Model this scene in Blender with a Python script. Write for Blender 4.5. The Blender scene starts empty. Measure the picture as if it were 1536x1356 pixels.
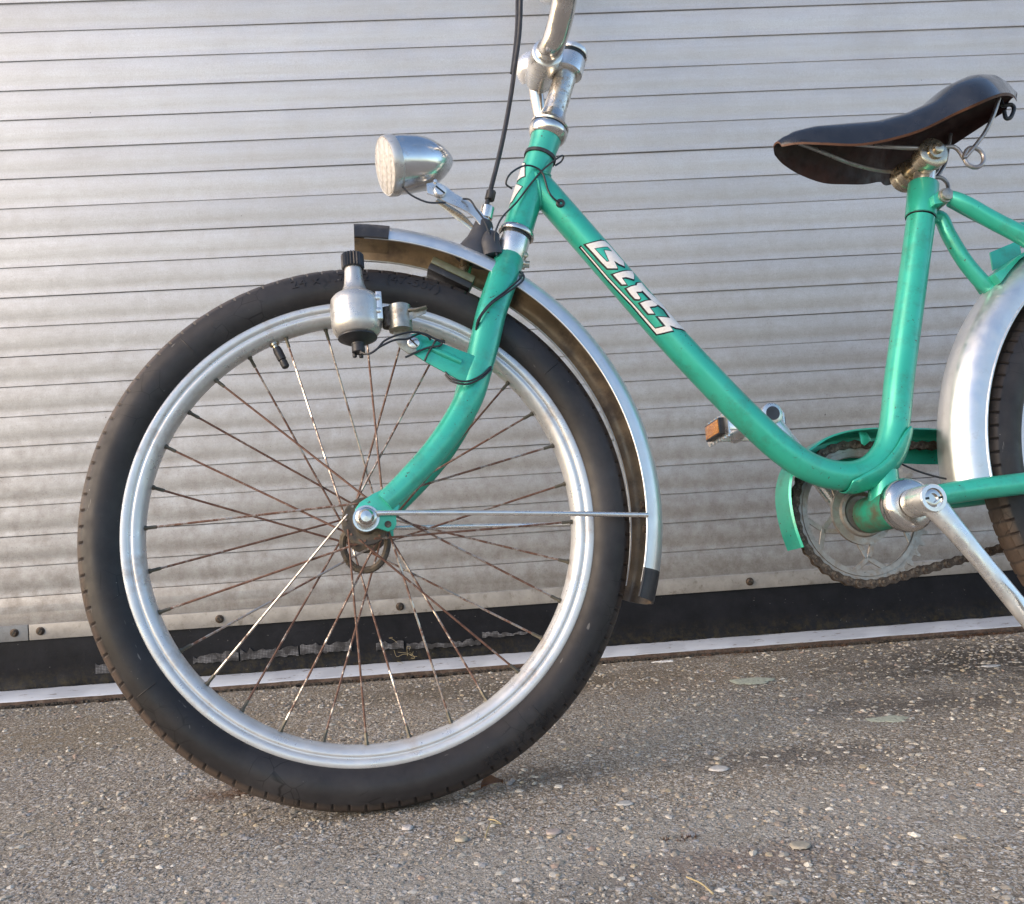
import bpy, bmesh, math, random
import numpy as np
from mathutils import Vector, Matrix, noise as mnoise

random.seed(7)
rng = np.random.default_rng(11)
sc = bpy.context.scene
C = sc.collection

# ------------------------------------------------------------------ camera, sky, sun, exposure
cam_data = bpy.data.cameras.new('camera')
cam = bpy.data.objects.new('camera', cam_data)
C.objects.link(cam)
cam_data.sensor_width = 36.0
cam_data.lens = 36.0 * 1400.0 / 1536.0
cam_data.clip_start = 0.02
cam_data.clip_end = 500.0
right = Vector((0.9963104762, -0.0582908963, -0.0629889383))
down = Vector((-0.0613352596, 0.0297382794, -0.9976741054))
fwd = Vector((0.0600285005, 0.9978566056, 0.0260532721))
m3 = Matrix((right, -down, -fwd)).transposed()
cam.matrix_world = Matrix.Translation((0.0, -1.5517423, 0.3114802)) @ m3.to_4x4()
sc.camera = cam

SUN_EL = math.radians(24.0)
SUN_AZ = math.radians(242.0)      # compass direction the light comes from, clockwise from +Y
world = bpy.data.worlds.new('World')
sc.world = world
world.use_nodes = True
wn = world.node_tree
bg = wn.nodes['Background']
sky = wn.nodes.new('ShaderNodeTexSky')
sky.sky_type = 'NISHITA'
sky.sun_disc = False
sky.sun_elevation = SUN_EL
sky.sun_rotation = SUN_AZ
sky.air_density = 1.0
sky.dust_density = 1.0
sky.ozone_density = 1.0
wn.links.new(sky.outputs[0], bg.inputs[0])
bg.inputs[1].default_value = 0.15
sun_data = bpy.data.lights.new('sun', 'SUN')
sun_data.energy = 1.15
sun_data.angle = math.radians(50.0)
sun_data.color = (1.0, 0.71, 0.46)
sun = bpy.data.objects.new('sun', sun_data)
C.objects.link(sun)
sd = Vector((math.sin(SUN_AZ) * math.cos(SUN_EL), math.cos(SUN_AZ) * math.cos(SUN_EL), math.sin(SUN_EL)))
sun.rotation_euler = sd.to_track_quat('Z', 'Y').to_euler()
sc.view_settings.view_transform = 'Standard'
sc.view_settings.look = 'None'
sc.view_settings.exposure = 0.98
sc.view_settings.gamma = 1.0
sc.view_settings.use_curve_mapping = False
sc.cycles.max_bounces = 8

# ------------------------------------------------------------------ materials
def mat(name):
    m = bpy.data.materials.new(name)
    m.use_nodes = True
    nt = m.node_tree
    return m, nt, nt.nodes['Principled BSDF']

def node(nt, typ, **kw):
    n = nt.nodes.new(typ)
    for k, v in kw.items():
        if k.startswith('i_'):
            n.inputs[k[2:].replace('_', ' ')].default_value = v
        else:
            setattr(n, k, v)
    return n

def noise_tex(nt, vec, scale, detail=4.0, rough=0.6, dist=0.0):
    n = node(nt, 'ShaderNodeTexNoise')
    n.inputs['Scale'].default_value = scale
    n.inputs['Detail'].default_value = detail
    n.inputs['Roughness'].default_value = rough
    n.inputs['Distortion'].default_value = dist
    nt.links.new(vec, n.inputs['Vector'])
    return n.outputs['Fac']

def ramp(nt, fac, stops):
    r = node(nt, 'ShaderNodeValToRGB')
    e = r.color_ramp.elements
    while len(e) < len(stops):
        e.new(0.5)
    for el, (p, c) in zip(e, stops):
        el.position = p
        el.color = (c, c, c, 1) if isinstance(c, (int, float)) else (*c, 1)
    nt.links.new(fac, r.inputs[0])
    return r.outputs[0]

def mix(nt, fac, a, b, mode='MIX'):
    n = node(nt, 'ShaderNodeMix', data_type='RGBA', blend_type=mode)
    for sock, val in ((n.inputs[0], fac), (n.inputs[6], a), (n.inputs[7], b)):
        if hasattr(val, 'links'):
            nt.links.new(val, sock)
        elif isinstance(val, (int, float)):
            sock.default_value = val
        else:
            sock.default_value = (*val, 1)
    return n.outputs[2]

def mth(nt, op, a, b=0.0, clamp=False):
    n = node(nt, 'ShaderNodeMath', operation=op, use_clamp=clamp)
    for sock, val in ((n.inputs[0], a), (n.inputs[1], b)):
        if hasattr(val, 'links'):
            nt.links.new(val, sock)
        else:
            sock.default_value = val
    return n.outputs[0]

def bump(nt, bsdf, h, strength=0.3, dist=0.001):
    b = node(nt, 'ShaderNodeBump')
    b.inputs['Strength'].default_value = strength
    b.inputs['Distance'].default_value = dist
    nt.links.new(h, b.inputs['Height'])
    nt.links.new(b.outputs[0], bsdf.inputs['Normal'])

def objco(nt):
    return node(nt, 'ShaderNodeTexCoord').outputs['Object']

def worldpos(nt):
    return node(nt, 'ShaderNodeNewGeometry').outputs['Position']

def scaled(nt, vec, s):
    n = node(nt, 'ShaderNodeMapping')
    n.inputs['Scale'].default_value = s
    nt.links.new(vec, n.inputs['Vector'])
    return n.outputs[0]

def simple(name, col, rough=0.5, metal=0.0, var=0.25, scale=60.0, dirt=None, dirt_amt=0.5, rough_var=0.15, bmp=0.0, stretch=None, coat=0.0, dirt_scale=25.0, dirt_pos=0.55):
    m, nt, b = mat(name)
    co = objco(nt)
    if stretch:
        co = scaled(nt, co, stretch)
    n1 = noise_tex(nt, co, scale)
    lo = tuple(c * (1 - var) for c in col)
    hi = tuple(min(1, c * (1 + var)) for c in col)
    c = ramp(nt, n1, [(0.3, lo), (0.7, hi)])
    if dirt:
        n2 = noise_tex(nt, objco(nt), dirt_scale, 6.0, 0.7)
        f = ramp(nt, n2, [(dirt_pos - 0.06, 0.0), (dirt_pos + 0.1, dirt_amt)])
        c = mix(nt, f, c, dirt)
        if metal:
            mm = mth(nt, 'SUBTRACT', metal, mth(nt, 'MULTIPLY', f, metal * 0.8))
            nt.links.new(mm, b.inputs['Metallic'])
    nt.links.new(c, b.inputs['Base Color'])
    if metal and not dirt:
        b.inputs['Metallic'].default_value = metal
    n3 = noise_tex(nt, objco(nt), scale * 1.7)
    r = ramp(nt, n3, [(0.3, max(0.03, rough - rough_var)), (0.7, min(1, rough + rough_var))])
    nt.links.new(r, b.inputs['Roughness'])
    if coat:
        b.inputs['Coat Weight'].default_value = coat
        b.inputs['Coat Roughness'].default_value = 0.15
    if bmp:
        bump(nt, b, n3, bmp, 0.0005)
    return m

def make_green():
    m, nt, b = mat('green_metallic_paint')
    co = objco(nt)
    big = noise_tex(nt, co, 9.0, 4.0)
    c = ramp(nt, big, [(0.3, (0.022, 0.40, 0.285)), (0.7, (0.040, 0.47, 0.345))])
    flake = noise_tex(nt, co, 1800.0, 1.0)
    c = mix(nt, mth(nt, 'MULTIPLY', flake, 0.16), c, (0.06, 0.62, 0.46))
    chip = noise_tex(nt, co, 230.0, 3.0, 0.5)
    zone = noise_tex(nt, co, 17.0, 2.0)
    cf = mth(nt, 'MULTIPLY', ramp(nt, chip, [(0.68, 0.0), (0.70, 1.0)]), ramp(nt, zone, [(0.50, 0.0), (0.56, 1.0)]))
    c = mix(nt, cf, c, (0.05, 0.035, 0.03))
    grime = ramp(nt, noise_tex(nt, co, 34.0, 6.0, 0.75), [(0.50, 0.0), (0.72, 0.55)])
    c = mix(nt, grime, c, (0.045, 0.17, 0.115))
    scr = ramp(nt, noise_tex(nt, scaled(nt, co, (1.0, 1.0, 7.0)), 85.0, 2.0, 0.5), [(0.735, 0.0), (0.75, 0.8)])
    c = mix(nt, mth(nt, 'MULTIPLY', scr, ramp(nt, big, [(0.45, 0.0), (0.6, 1.0)])), c, (0.05, 0.12, 0.09))
    fade = ramp(nt, noise_tex(nt, co, 6.0, 4.0, 0.6), [(0.5, 0.0), (0.75, 0.30)])
    c = mix(nt, fade, c, (0.13, 0.52, 0.42))
    nt.links.new(c, b.inputs['Base Color'])
    b.inputs['Metallic'].default_value = 0.35
    nt.links.new(ramp(nt, noise_tex(nt, co, 55.0), [(0.3, 0.27), (0.7, 0.42)]), b.inputs['Roughness'])
    b.inputs['Coat Weight'].default_value = 0.5
    b.inputs['Coat Roughness'].default_value = 0.18
    bump(nt, b, noise_tex(nt, co, 240.0, 2.0), 0.05, 0.0004)
    return m

def make_green_dirty():
    m, nt, b = mat('dirty_green_paint')
    co = objco(nt)
    f = ramp(nt, noise_tex(nt, co, 42.0, 6.0, 0.7), [(0.36, 0.0), (0.62, 0.92)])
    c = mix(nt, f, (0.01, 0.30, 0.20), (0.10, 0.085, 0.055))
    nt.links.new(c, b.inputs['Base Color'])
    b.inputs['Metallic'].default_value = 0.1
    b.inputs['Roughness'].default_value = 0.55
    bump(nt, b, noise_tex(nt, co, 150.0, 5.0), 0.4, 0.0008)
    return m

def make_spoke():
    m, nt, b = mat('rusty_spoke_steel')
    co = objco(nt)
    oi = node(nt, 'ShaderNodeObjectInfo')
    v = node(nt, 'ShaderNodeVectorMath', operation='ADD')
    nt.links.new(co, v.inputs[0])
    nt.links.new(oi.outputs['Location'], v.inputs[1])
    cmb = node(nt, 'ShaderNodeCombineXYZ')
    nt.links.new(mth(nt, 'MULTIPLY', oi.outputs['Random'], 37.0), cmb.inputs[1])
    v2 = node(nt, 'ShaderNodeVectorMath', operation='ADD')
    nt.links.new(v.outputs[0], v2.inputs[0])
    nt.links.new(cmb.outputs[0], v2.inputs[1])
    n = noise_tex(nt, v2.outputs[0], 55.0, 8.0, 0.75)
    thr = mth(nt, 'ADD', n, mth(nt, 'MULTIPLY', mth(nt, 'SUBTRACT', oi.outputs['Random'], 0.36), 0.26))
    f = ramp(nt, thr, [(0.44, 0.0), (0.56, 1.0)])
    c = mix(nt, f, (0.50, 0.47, 0.43), ramp(nt, noise_tex(nt, v2.outputs[0], 200.0), [(0.3, (0.10, 0.045, 0.03)), (0.7, (0.22, 0.12, 0.085))]))
    nt.links.new(c, b.inputs['Base Color'])
    nt.links.new(mth(nt, 'SUBTRACT', 0.85, mth(nt, 'MULTIPLY', f, 0.75)), b.inputs['Metallic'])
    nt.links.new(mth(nt, 'ADD', 0.3, mth(nt, 'MULTIPLY', f, 0.4)), b.inputs['Roughness'])
    return m

def make_rubber():
    m, nt, b = mat('dusty_tyre_rubber')
    co = objco(nt)
    base = ramp(nt, noise_tex(nt, co, 12.0, 6.0, 0.7), [(0.3, (0.012, 0.011, 0.012)), (0.75, (0.036, 0.033, 0.034))])
    at = node(nt, 'ShaderNodeAttribute', attribute_name='tread_dust_light')
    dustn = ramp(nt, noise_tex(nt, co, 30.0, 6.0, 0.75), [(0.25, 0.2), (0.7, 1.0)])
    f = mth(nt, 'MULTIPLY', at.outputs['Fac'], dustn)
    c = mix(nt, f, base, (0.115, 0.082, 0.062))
    smear = ramp(nt, noise_tex(nt, co, 7.0, 5.0, 0.7), [(0.46, 0.0), (0.72, 0.42)])
    c = mix(nt, smear, c, (0.085, 0.078, 0.078))
    speck = ramp(nt, noise_tex(nt, co, 330.0, 2.0), [(0.76, 0.0), (0.79, 0.7)])
    c = mix(nt, speck, c, (0.30, 0.28, 0.27))
    st = scaled(nt, co, (1.0, 6.0, 0.35))
    scuff = ramp(nt, noise_tex(nt, st, 95.0, 2.0, 0.4), [(0.74, 0.0), (0.77, 0.5)])
    c = mix(nt, scuff, c, (0.22, 0.21, 0.20))
    crk = node(nt, 'ShaderNodeTexVoronoi', feature='DISTANCE_TO_EDGE')
    crk.inputs['Scale'].default_value = 45.0
    nt.links.new(co, crk.inputs['Vector'])
    cm = mth(nt, 'MULTIPLY', ramp(nt, crk.outputs['Distance'], [(0.0, 0.8), (0.02, 0.0)]), ramp(nt, noise_tex(nt, co, 16.0, 2.0), [(0.55, 0.0), (0.6, 1.0)]))
    c = mix(nt, cm, c, (0.004, 0.004, 0.004))
    nt.links.new(c, b.inputs['Base Color'])
    nt.links.new(ramp(nt, noise_tex(nt, co, 60.0), [(0.3, 0.36), (0.7, 0.56)]), b.inputs['Roughness'])
    b.inputs['Specular IOR Level'].default_value = 0.35
    bump(nt, b, noise_tex(nt, co, 420.0, 4.0), 0.12, 0.0004)
    return m

M = {}
M['green'] = make_green()
M['green_dirty'] = make_green_dirty()
M['spoke'] = make_spoke()
M['rubber'] = make_rubber()
M['rim'] = simple('painted_steel_rim', (0.66, 0.665, 0.67), 0.36, 0.55, 0.06, 40, dirt=(0.30, 0.20, 0.13), dirt_amt=0.55, dirt_scale=21, dirt_pos=0.60)
M['alu'] = simple('brushed_aluminium', (0.74, 0.75, 0.76), 0.42, 0.95, 0.05, 50, rough_var=0.08, dirt=(0.35, 0.32, 0.28), dirt_amt=0.35, dirt_scale=60, dirt_pos=0.64)
M['guard_inside'] = simple('dirty_mudguard_inside', (0.30, 0.225, 0.15), 0.45, 0.35, 0.35, 30, dirt=(0.105, 0.08, 0.065), dirt_amt=0.85, dirt_scale=24, dirt_pos=0.52, bmp=0.15)
M['chrome'] = simple('worn_chrome', (0.68, 0.655, 0.62), 0.2, 1.0, 0.08, 40, dirt=(0.24, 0.18, 0.13), dirt_amt=0.45, dirt_scale=70, dirt_pos=0.62, bmp=0.02)
M['chrome_pitted'] = simple('pitted_chrome', (0.70, 0.66, 0.60), 0.30, 1.0, 0.12, 120, dirt=(0.16, 0.11, 0.07), dirt_amt=0.85, dirt_scale=210, dirt_pos=0.57, bmp=0.2)
M['bright'] = simple('bright_plated_steel', (0.80, 0.79, 0.77), 0.3, 0.9, 0.05, 40, dirt=(0.38, 0.32, 0.24), dirt_amt=0.22, dirt_scale=45, dirt_pos=0.60)
M['zinc'] = simple('dull_zinc_steel', (0.42, 0.40, 0.35), 0.42, 0.9, 0.25, 130, dirt=(0.16, 0.12, 0.08), dirt_amt=0.6, dirt_scale=90, dirt_pos=0.55, bmp=0.15)
M['nipple'] = simple('tarnished_nipple', (0.13, 0.12, 0.095), 0.5, 0.6, 0.3, 200)
M['brass'] = simple('yellowed_plating', (0.52, 0.46, 0.36), 0.24, 0.95, 0.12, 50, dirt=(0.18, 0.13, 0.09), dirt_amt=0.4, dirt_scale=60)
M['dynamo'] = simple('cast_aluminium', (0.60, 0.585, 0.56), 0.36, 0.7, 0.07, 60, dirt=(0.42, 0.38, 0.33), dirt_amt=0.45, dirt_scale=120, dirt_pos=0.63)
M['oily'] = simple('oily_dirty_steel', (0.075, 0.055, 0.042), 0.5, 0.5, 0.5, 160, dirt=(0.26, 0.22, 0.17), dirt_amt=0.7, dirt_scale=190, dirt_pos=0.58, bmp=0.3)
M['hub'] = simple('greasy_hub_steel', (0.13, 0.105, 0.075), 0.6, 0.4, 0.4, 120, dirt=(0.045, 0.04, 0.04), dirt_amt=0.8, dirt_scale=70, dirt_pos=0.5, bmp=0.5)
M['ringsteel'] = simple('scratched_ring_steel', (0.34, 0.32, 0.30), 0.42, 0.7, 0.15, 130, dirt=(0.20, 0.15, 0.11), dirt_amt=0.7, dirt_scale=75, dirt_pos=0.56, bmp=0.1)
M['plastic'] = simple('black_rubber_plastic', (0.026, 0.026, 0.030), 0.45, 0.0, 0.3, 90, dirt=(0.12, 0.11, 0.10), dirt_amt=0.3, dirt_scale=90, dirt_pos=0.62)
M['boot'] = simple('dusty_rubber_boot', (0.05, 0.052, 0.062), 0.55, 0.0, 0.25, 50)
M['wire'] = simple('black_wire', (0.02, 0.022, 0.028), 0.4, 0.0, 0.2, 40)
M['leather'] = simple('black_saddle_leather', (0.013, 0.014, 0.019), 0.2, 0.0, 0.2, 60, rough_var=0.1, dirt=(0.05, 0.048, 0.05), dirt_amt=0.2, dirt_scale=40, dirt_pos=0.55, bmp=0.05, coat=0.5)
M['leather_under'] = simple('brown_saddle_underside', (0.040, 0.014, 0.011), 0.6, 0.0, 0.4, 60, bmp=0.2)
M['leather_edge'] = simple('cut_leather_edge', (0.10, 0.042, 0.022), 0.6, 0.0, 0.25, 80)
M['steelwire'] = simple('grey_saddle_wire', (0.40, 0.37, 0.37), 0.38, 0.8, 0.12, 90, dirt=(0.22, 0.18, 0.14), dirt_amt=0.6, dirt_scale=70)
M['olive'] = simple('olive_painted_steel', (0.155, 0.16, 0.105), 0.45, 0.25, 0.2, 160, dirt=(0.09, 0.07, 0.05), dirt_amt=0.5, dirt_scale=90, bmp=0.15)
M['white_ink'] = simple('white_decal', (0.74, 0.72, 0.71), 0.35, 0.0, 0.05, 220, dirt=(0.4, 0.36, 0.33), dirt_amt=0.4, dirt_scale=260, dirt_pos=0.62)
M['black_ink'] = simple('black_decal', (0.010, 0.016, 0.018), 0.35, 0.0, 0.1, 90)
M['white_disc'] = simple('pale_bell_shell', (0.78, 0.79, 0.82), 0.25, 0.6, 0.04, 60)

def make_orange():
    m, nt, b = mat('orange_reflector')
    v = node(nt, 'ShaderNodeTexVoronoi')
    v.inputs['Scale'].default_value = 420.0
    nt.links.new(objco(nt), v.inputs['Vector'])
    nt.links.new(ramp(nt, v.outputs['Distance'], [(0.0, (0.90, 0.42, 0.04)), (0.6, (0.55, 0.17, 0.01))]), b.inputs['Base Color'])
    b.inputs['Roughness'].default_value = 0.15
    b.inputs['Coat Weight'].default_value = 0.8
    bump(nt, b, v.outputs['Distance'], 0.5, 0.001)
    return m
M['orange'] = make_orange()

def make_lens():
    m, nt, b = mat('fluted_lamp_glass')
    b.inputs['Base Color'].default_value = (0.95, 0.90, 0.83, 1)
    b.inputs['Roughness'].default_value = 0.12
    b.inputs['Transmission Weight'].default_value = 0.3
    b.inputs['IOR'].default_value = 1.45
    v = node(nt, 'ShaderNodeTexVoronoi')
    v.inputs['Scale'].default_value = 190.0
    nt.links.new(objco(nt), v.inputs['Vector'])
    w = node(nt, 'ShaderNodeTexWave')
    w.inputs['Scale'].default_value = 75.0
    nt.links.new(objco(nt), w.inputs['Vector'])
    h = mth(nt, 'ADD', v.outputs['Distance'], w.outputs['Fac'])
    nt.links.new(ramp(nt, h, [(0.2, (0.95, 0.93, 0.90)), (0.9, (0.80, 0.76, 0.71))]), b.inputs['Base Color'])
    bump(nt, b, h, 0.7, 0.0015)
    return m
M['lens'] = make_lens()
M['lamp'] = simple('polished_lamp_shell', (0.72, 0.73, 0.74), 0.2, 1.0, 0.05, 60, rough_var=0.07, dirt=(0.22, 0.20, 0.19), dirt_amt=0.35, dirt_scale=50, dirt_pos=0.58)

def make_slat():
    m, nt, b = mat('weathered_aluminium_slat')
    wp = worldpos(nt)
    sep = node(nt, 'ShaderNodeSeparateXYZ')
    nt.links.new(wp, sep.inputs[0])
    oi = node(nt, 'ShaderNodeObjectInfo')
    tone = ramp(nt, oi.outputs['Random'], [(0.0, (0.545, 0.56, 0.585)), (1.0, (0.62, 0.635, 0.66))])
    streak = noise_tex(nt, scaled(nt, wp, (6.0, 1.0, 120.0)), 1.0, 6.0, 0.7)
    c = mix(nt, ramp(nt, streak, [(0.35, 0.0), (0.75, 0.35)]), tone, (0.42, 0.40, 0.385))
    mott = noise_tex(nt, wp, 38.0, 8.0, 0.75)
    # splash dirt from the pavement: thick near the ground, patchy higher up
    hgt = mth(nt, 'SUBTRACT', 1.0, mth(nt, 'DIVIDE', sep.outputs[2], 0.95), clamp=True)
    amt = mth(nt, 'MULTIPLY', mth(nt, 'POWER', hgt, 1.15), ramp(nt, mott, [(0.3, 0.35), (0.65, 1.0)]))
    c = mix(nt, mth(nt, 'MULTIPLY', amt, 0.92), c, (0.165, 0.140, 0.118))
    fine = noise_tex(nt, wp, 420.0, 3.0, 0.6)
    spots = mth(nt, 'MULTIPLY', ramp(nt, fine, [(0.60, 0.0), (0.68, 1.0)]), mth(nt, 'ADD', 0.10, mth(nt, 'MULTIPLY', hgt, 0.45)))
    c = mix(nt, spots, c, (0.16, 0.135, 0.115))
    grain = noise_tex(nt, scaled(nt, wp, (1.0, 1.0, 0.7)), 900.0, 2.0, 0.6)
    c = mix(nt, ramp(nt, grain, [(0.35, 0.22), (0.6, 0.0)]), c, (0.22, 0.205, 0.195))
    cloud = noise_tex(nt, wp, 5.5, 5.0, 0.65)
    c = mix(nt, ramp(nt, cloud, [(0.42, 0.0), (0.70, 0.30)]), c, (0.36, 0.35, 0.345))
    drip = noise_tex(nt, scaled(nt, wp, (260.0, 1.0, 9.0)), 1.0, 2.0, 0.5)
    c = mix(nt, ramp(nt, drip, [(0.72, 0.0), (0.80, 0.25)]), c, (0.70, 0.69, 0.69))
    dn = noise_tex(nt, scaled(nt, wp, (150.0, 1.0, 90.0)), 1.0, 2.0, 0.5)
    c = mix(nt, ramp(nt, dn, [(0.775, 0.0), (0.79, 0.75)]), c, (0.07, 0.06, 0.06))
    nt.links.new(c, b.inputs['Base Color'])
    b.inputs['Metallic'].default_value = 0.60
    nt.links.new(ramp(nt, mott, [(0.3, 0.46), (0.7, 0.62)]), b.inputs['Roughness'])
    bump(nt, b, mth(nt, 'ADD', noise_tex(nt, scaled(nt, wp, (40.0, 40.0, 160.0)), 1.0, 4.0), mth(nt, 'MULTIPLY', grain, 0.35)), 0.22, 0.0008)
    return m
M['slat'] = make_slat()

def make_rail():
    m, nt, b = mat('grey_rail_metal')
    wp = worldpos(nt)
    c = ramp(nt, noise_tex(nt, wp, 26.0, 7.0, 0.7), [(0.3, (0.20, 0.195, 0.188)), (0.7, (0.35, 0.345, 0.34))])
    c = mix(nt, ramp(nt, noise_tex(nt, wp, 75.0, 5.0, 0.7), [(0.56, 0.0), (0.70, 0.7)]), c, (0.13, 0.115, 0.10))
    nt.links.new(c, b.inputs['Base Color'])
    b.inputs['Metallic'].default_value = 0.2
    b.inputs['Roughness'].default_value = 0.5
    bump(nt, b, noise_tex(nt, wp, 180.0, 4.0), 0.15, 0.0006)
    return m
M['rail'] = make_rail()

def make_seal():
    m, nt, b = mat('black_rubber_seal')
    wp = worldpos(nt)
    sep = node(nt, 'ShaderNodeSeparateXYZ')
    nt.links.new(wp, sep.inputs[0])
    low = mth(nt, 'SUBTRACT', 1.0, mth(nt, 'DIVIDE', sep.outputs[2], 0.055), clamp=True)
    c = ramp(nt, noise_tex(nt, wp, 20.0, 6.0, 0.7), [(0.3, (0.007, 0.008, 0.011)), (0.75, (0.018, 0.019, 0.025))])
    mossn = ramp(nt, noise_tex(nt, wp, 90.0, 6.0, 0.8), [(0.45, 0.0), (0.62, 1.0)])
    c = mix(nt, mth(nt, 'MULTIPLY', low, mossn), c, (0.055, 0.045, 0.022))
    c = mix(nt, ramp(nt, noise_tex(nt, wp, 300.0, 2.0), [(0.73, 0.0), (0.77, 0.6)]), c, (0.26, 0.25, 0.25))
    nt.links.new(c, b.inputs['Base Color'])
    b.inputs['Roughness'].default_value = 0.5
    b.inputs['Specular IOR Level'].default_value = 0.18
    bump(nt, b, noise_tex(nt, wp, 110.0, 6.0), 0.5, 0.001)
    return m
M['seal'] = make_seal()

def make_canvas():
    m, nt, b = mat('frayed_canvas')
    wp = worldpos(nt)
    w1 = node(nt, 'ShaderNodeTexWave', bands_direction='X')
    w1.inputs['Scale'].default_value = 130.0
    nt.links.new(wp, w1.inputs['Vector'])
    w2 = node(nt, 'ShaderNodeTexWave', bands_direction='Z')
    w2.inputs['Scale'].default_value = 130.0
    nt.links.new(wp, w2.inputs['Vector'])
    wv = mth(nt, 'MULTIPLY', w1.outputs['Fac'], w2.outputs['Fac'])
    c = ramp(nt, wv, [(0.05, (0.05, 0.05, 0.055)), (0.6, (0.24, 0.245, 0.265))])
    c = mix(nt, ramp(nt, noise_tex(nt, wp, 60.0, 5.0), [(0.40, 0.0), (0.58, 0.95)]), c, (0.025, 0.025, 0.028))
    nt.links.new(c, b.inputs['Base Color'])
    b.inputs['Roughness'].default_value = 0.85
    return m
M['canvas'] = make_canvas()

def make_threshold():
    m, nt, b = mat('galvanised_threshold')
    wp = worldpos(nt)
    c = ramp(nt, noise_tex(nt, scaled(nt, wp, (12.0, 60.0, 60.0)), 1.0, 6.0, 0.7), [(0.3, (0.47, 0.50, 0.56)), (0.7, (0.60, 0.63, 0.68))])
    c = mix(nt, ramp(nt, noise_tex(nt, scaled(nt, wp, (40.0, 120.0, 120.0)), 1.0, 5.0, 0.7), [(0.60, 0.0), (0.68, 0.9)]), c, (0.16, 0.12, 0.10))
    nt.links.new(c, b.inputs['Base Color'])
    b.inputs['Metallic'].default_value = 0.15
    b.inputs['Roughness'].default_value = 0.35
    return m
M['threshold'] = make_threshold()

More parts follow.
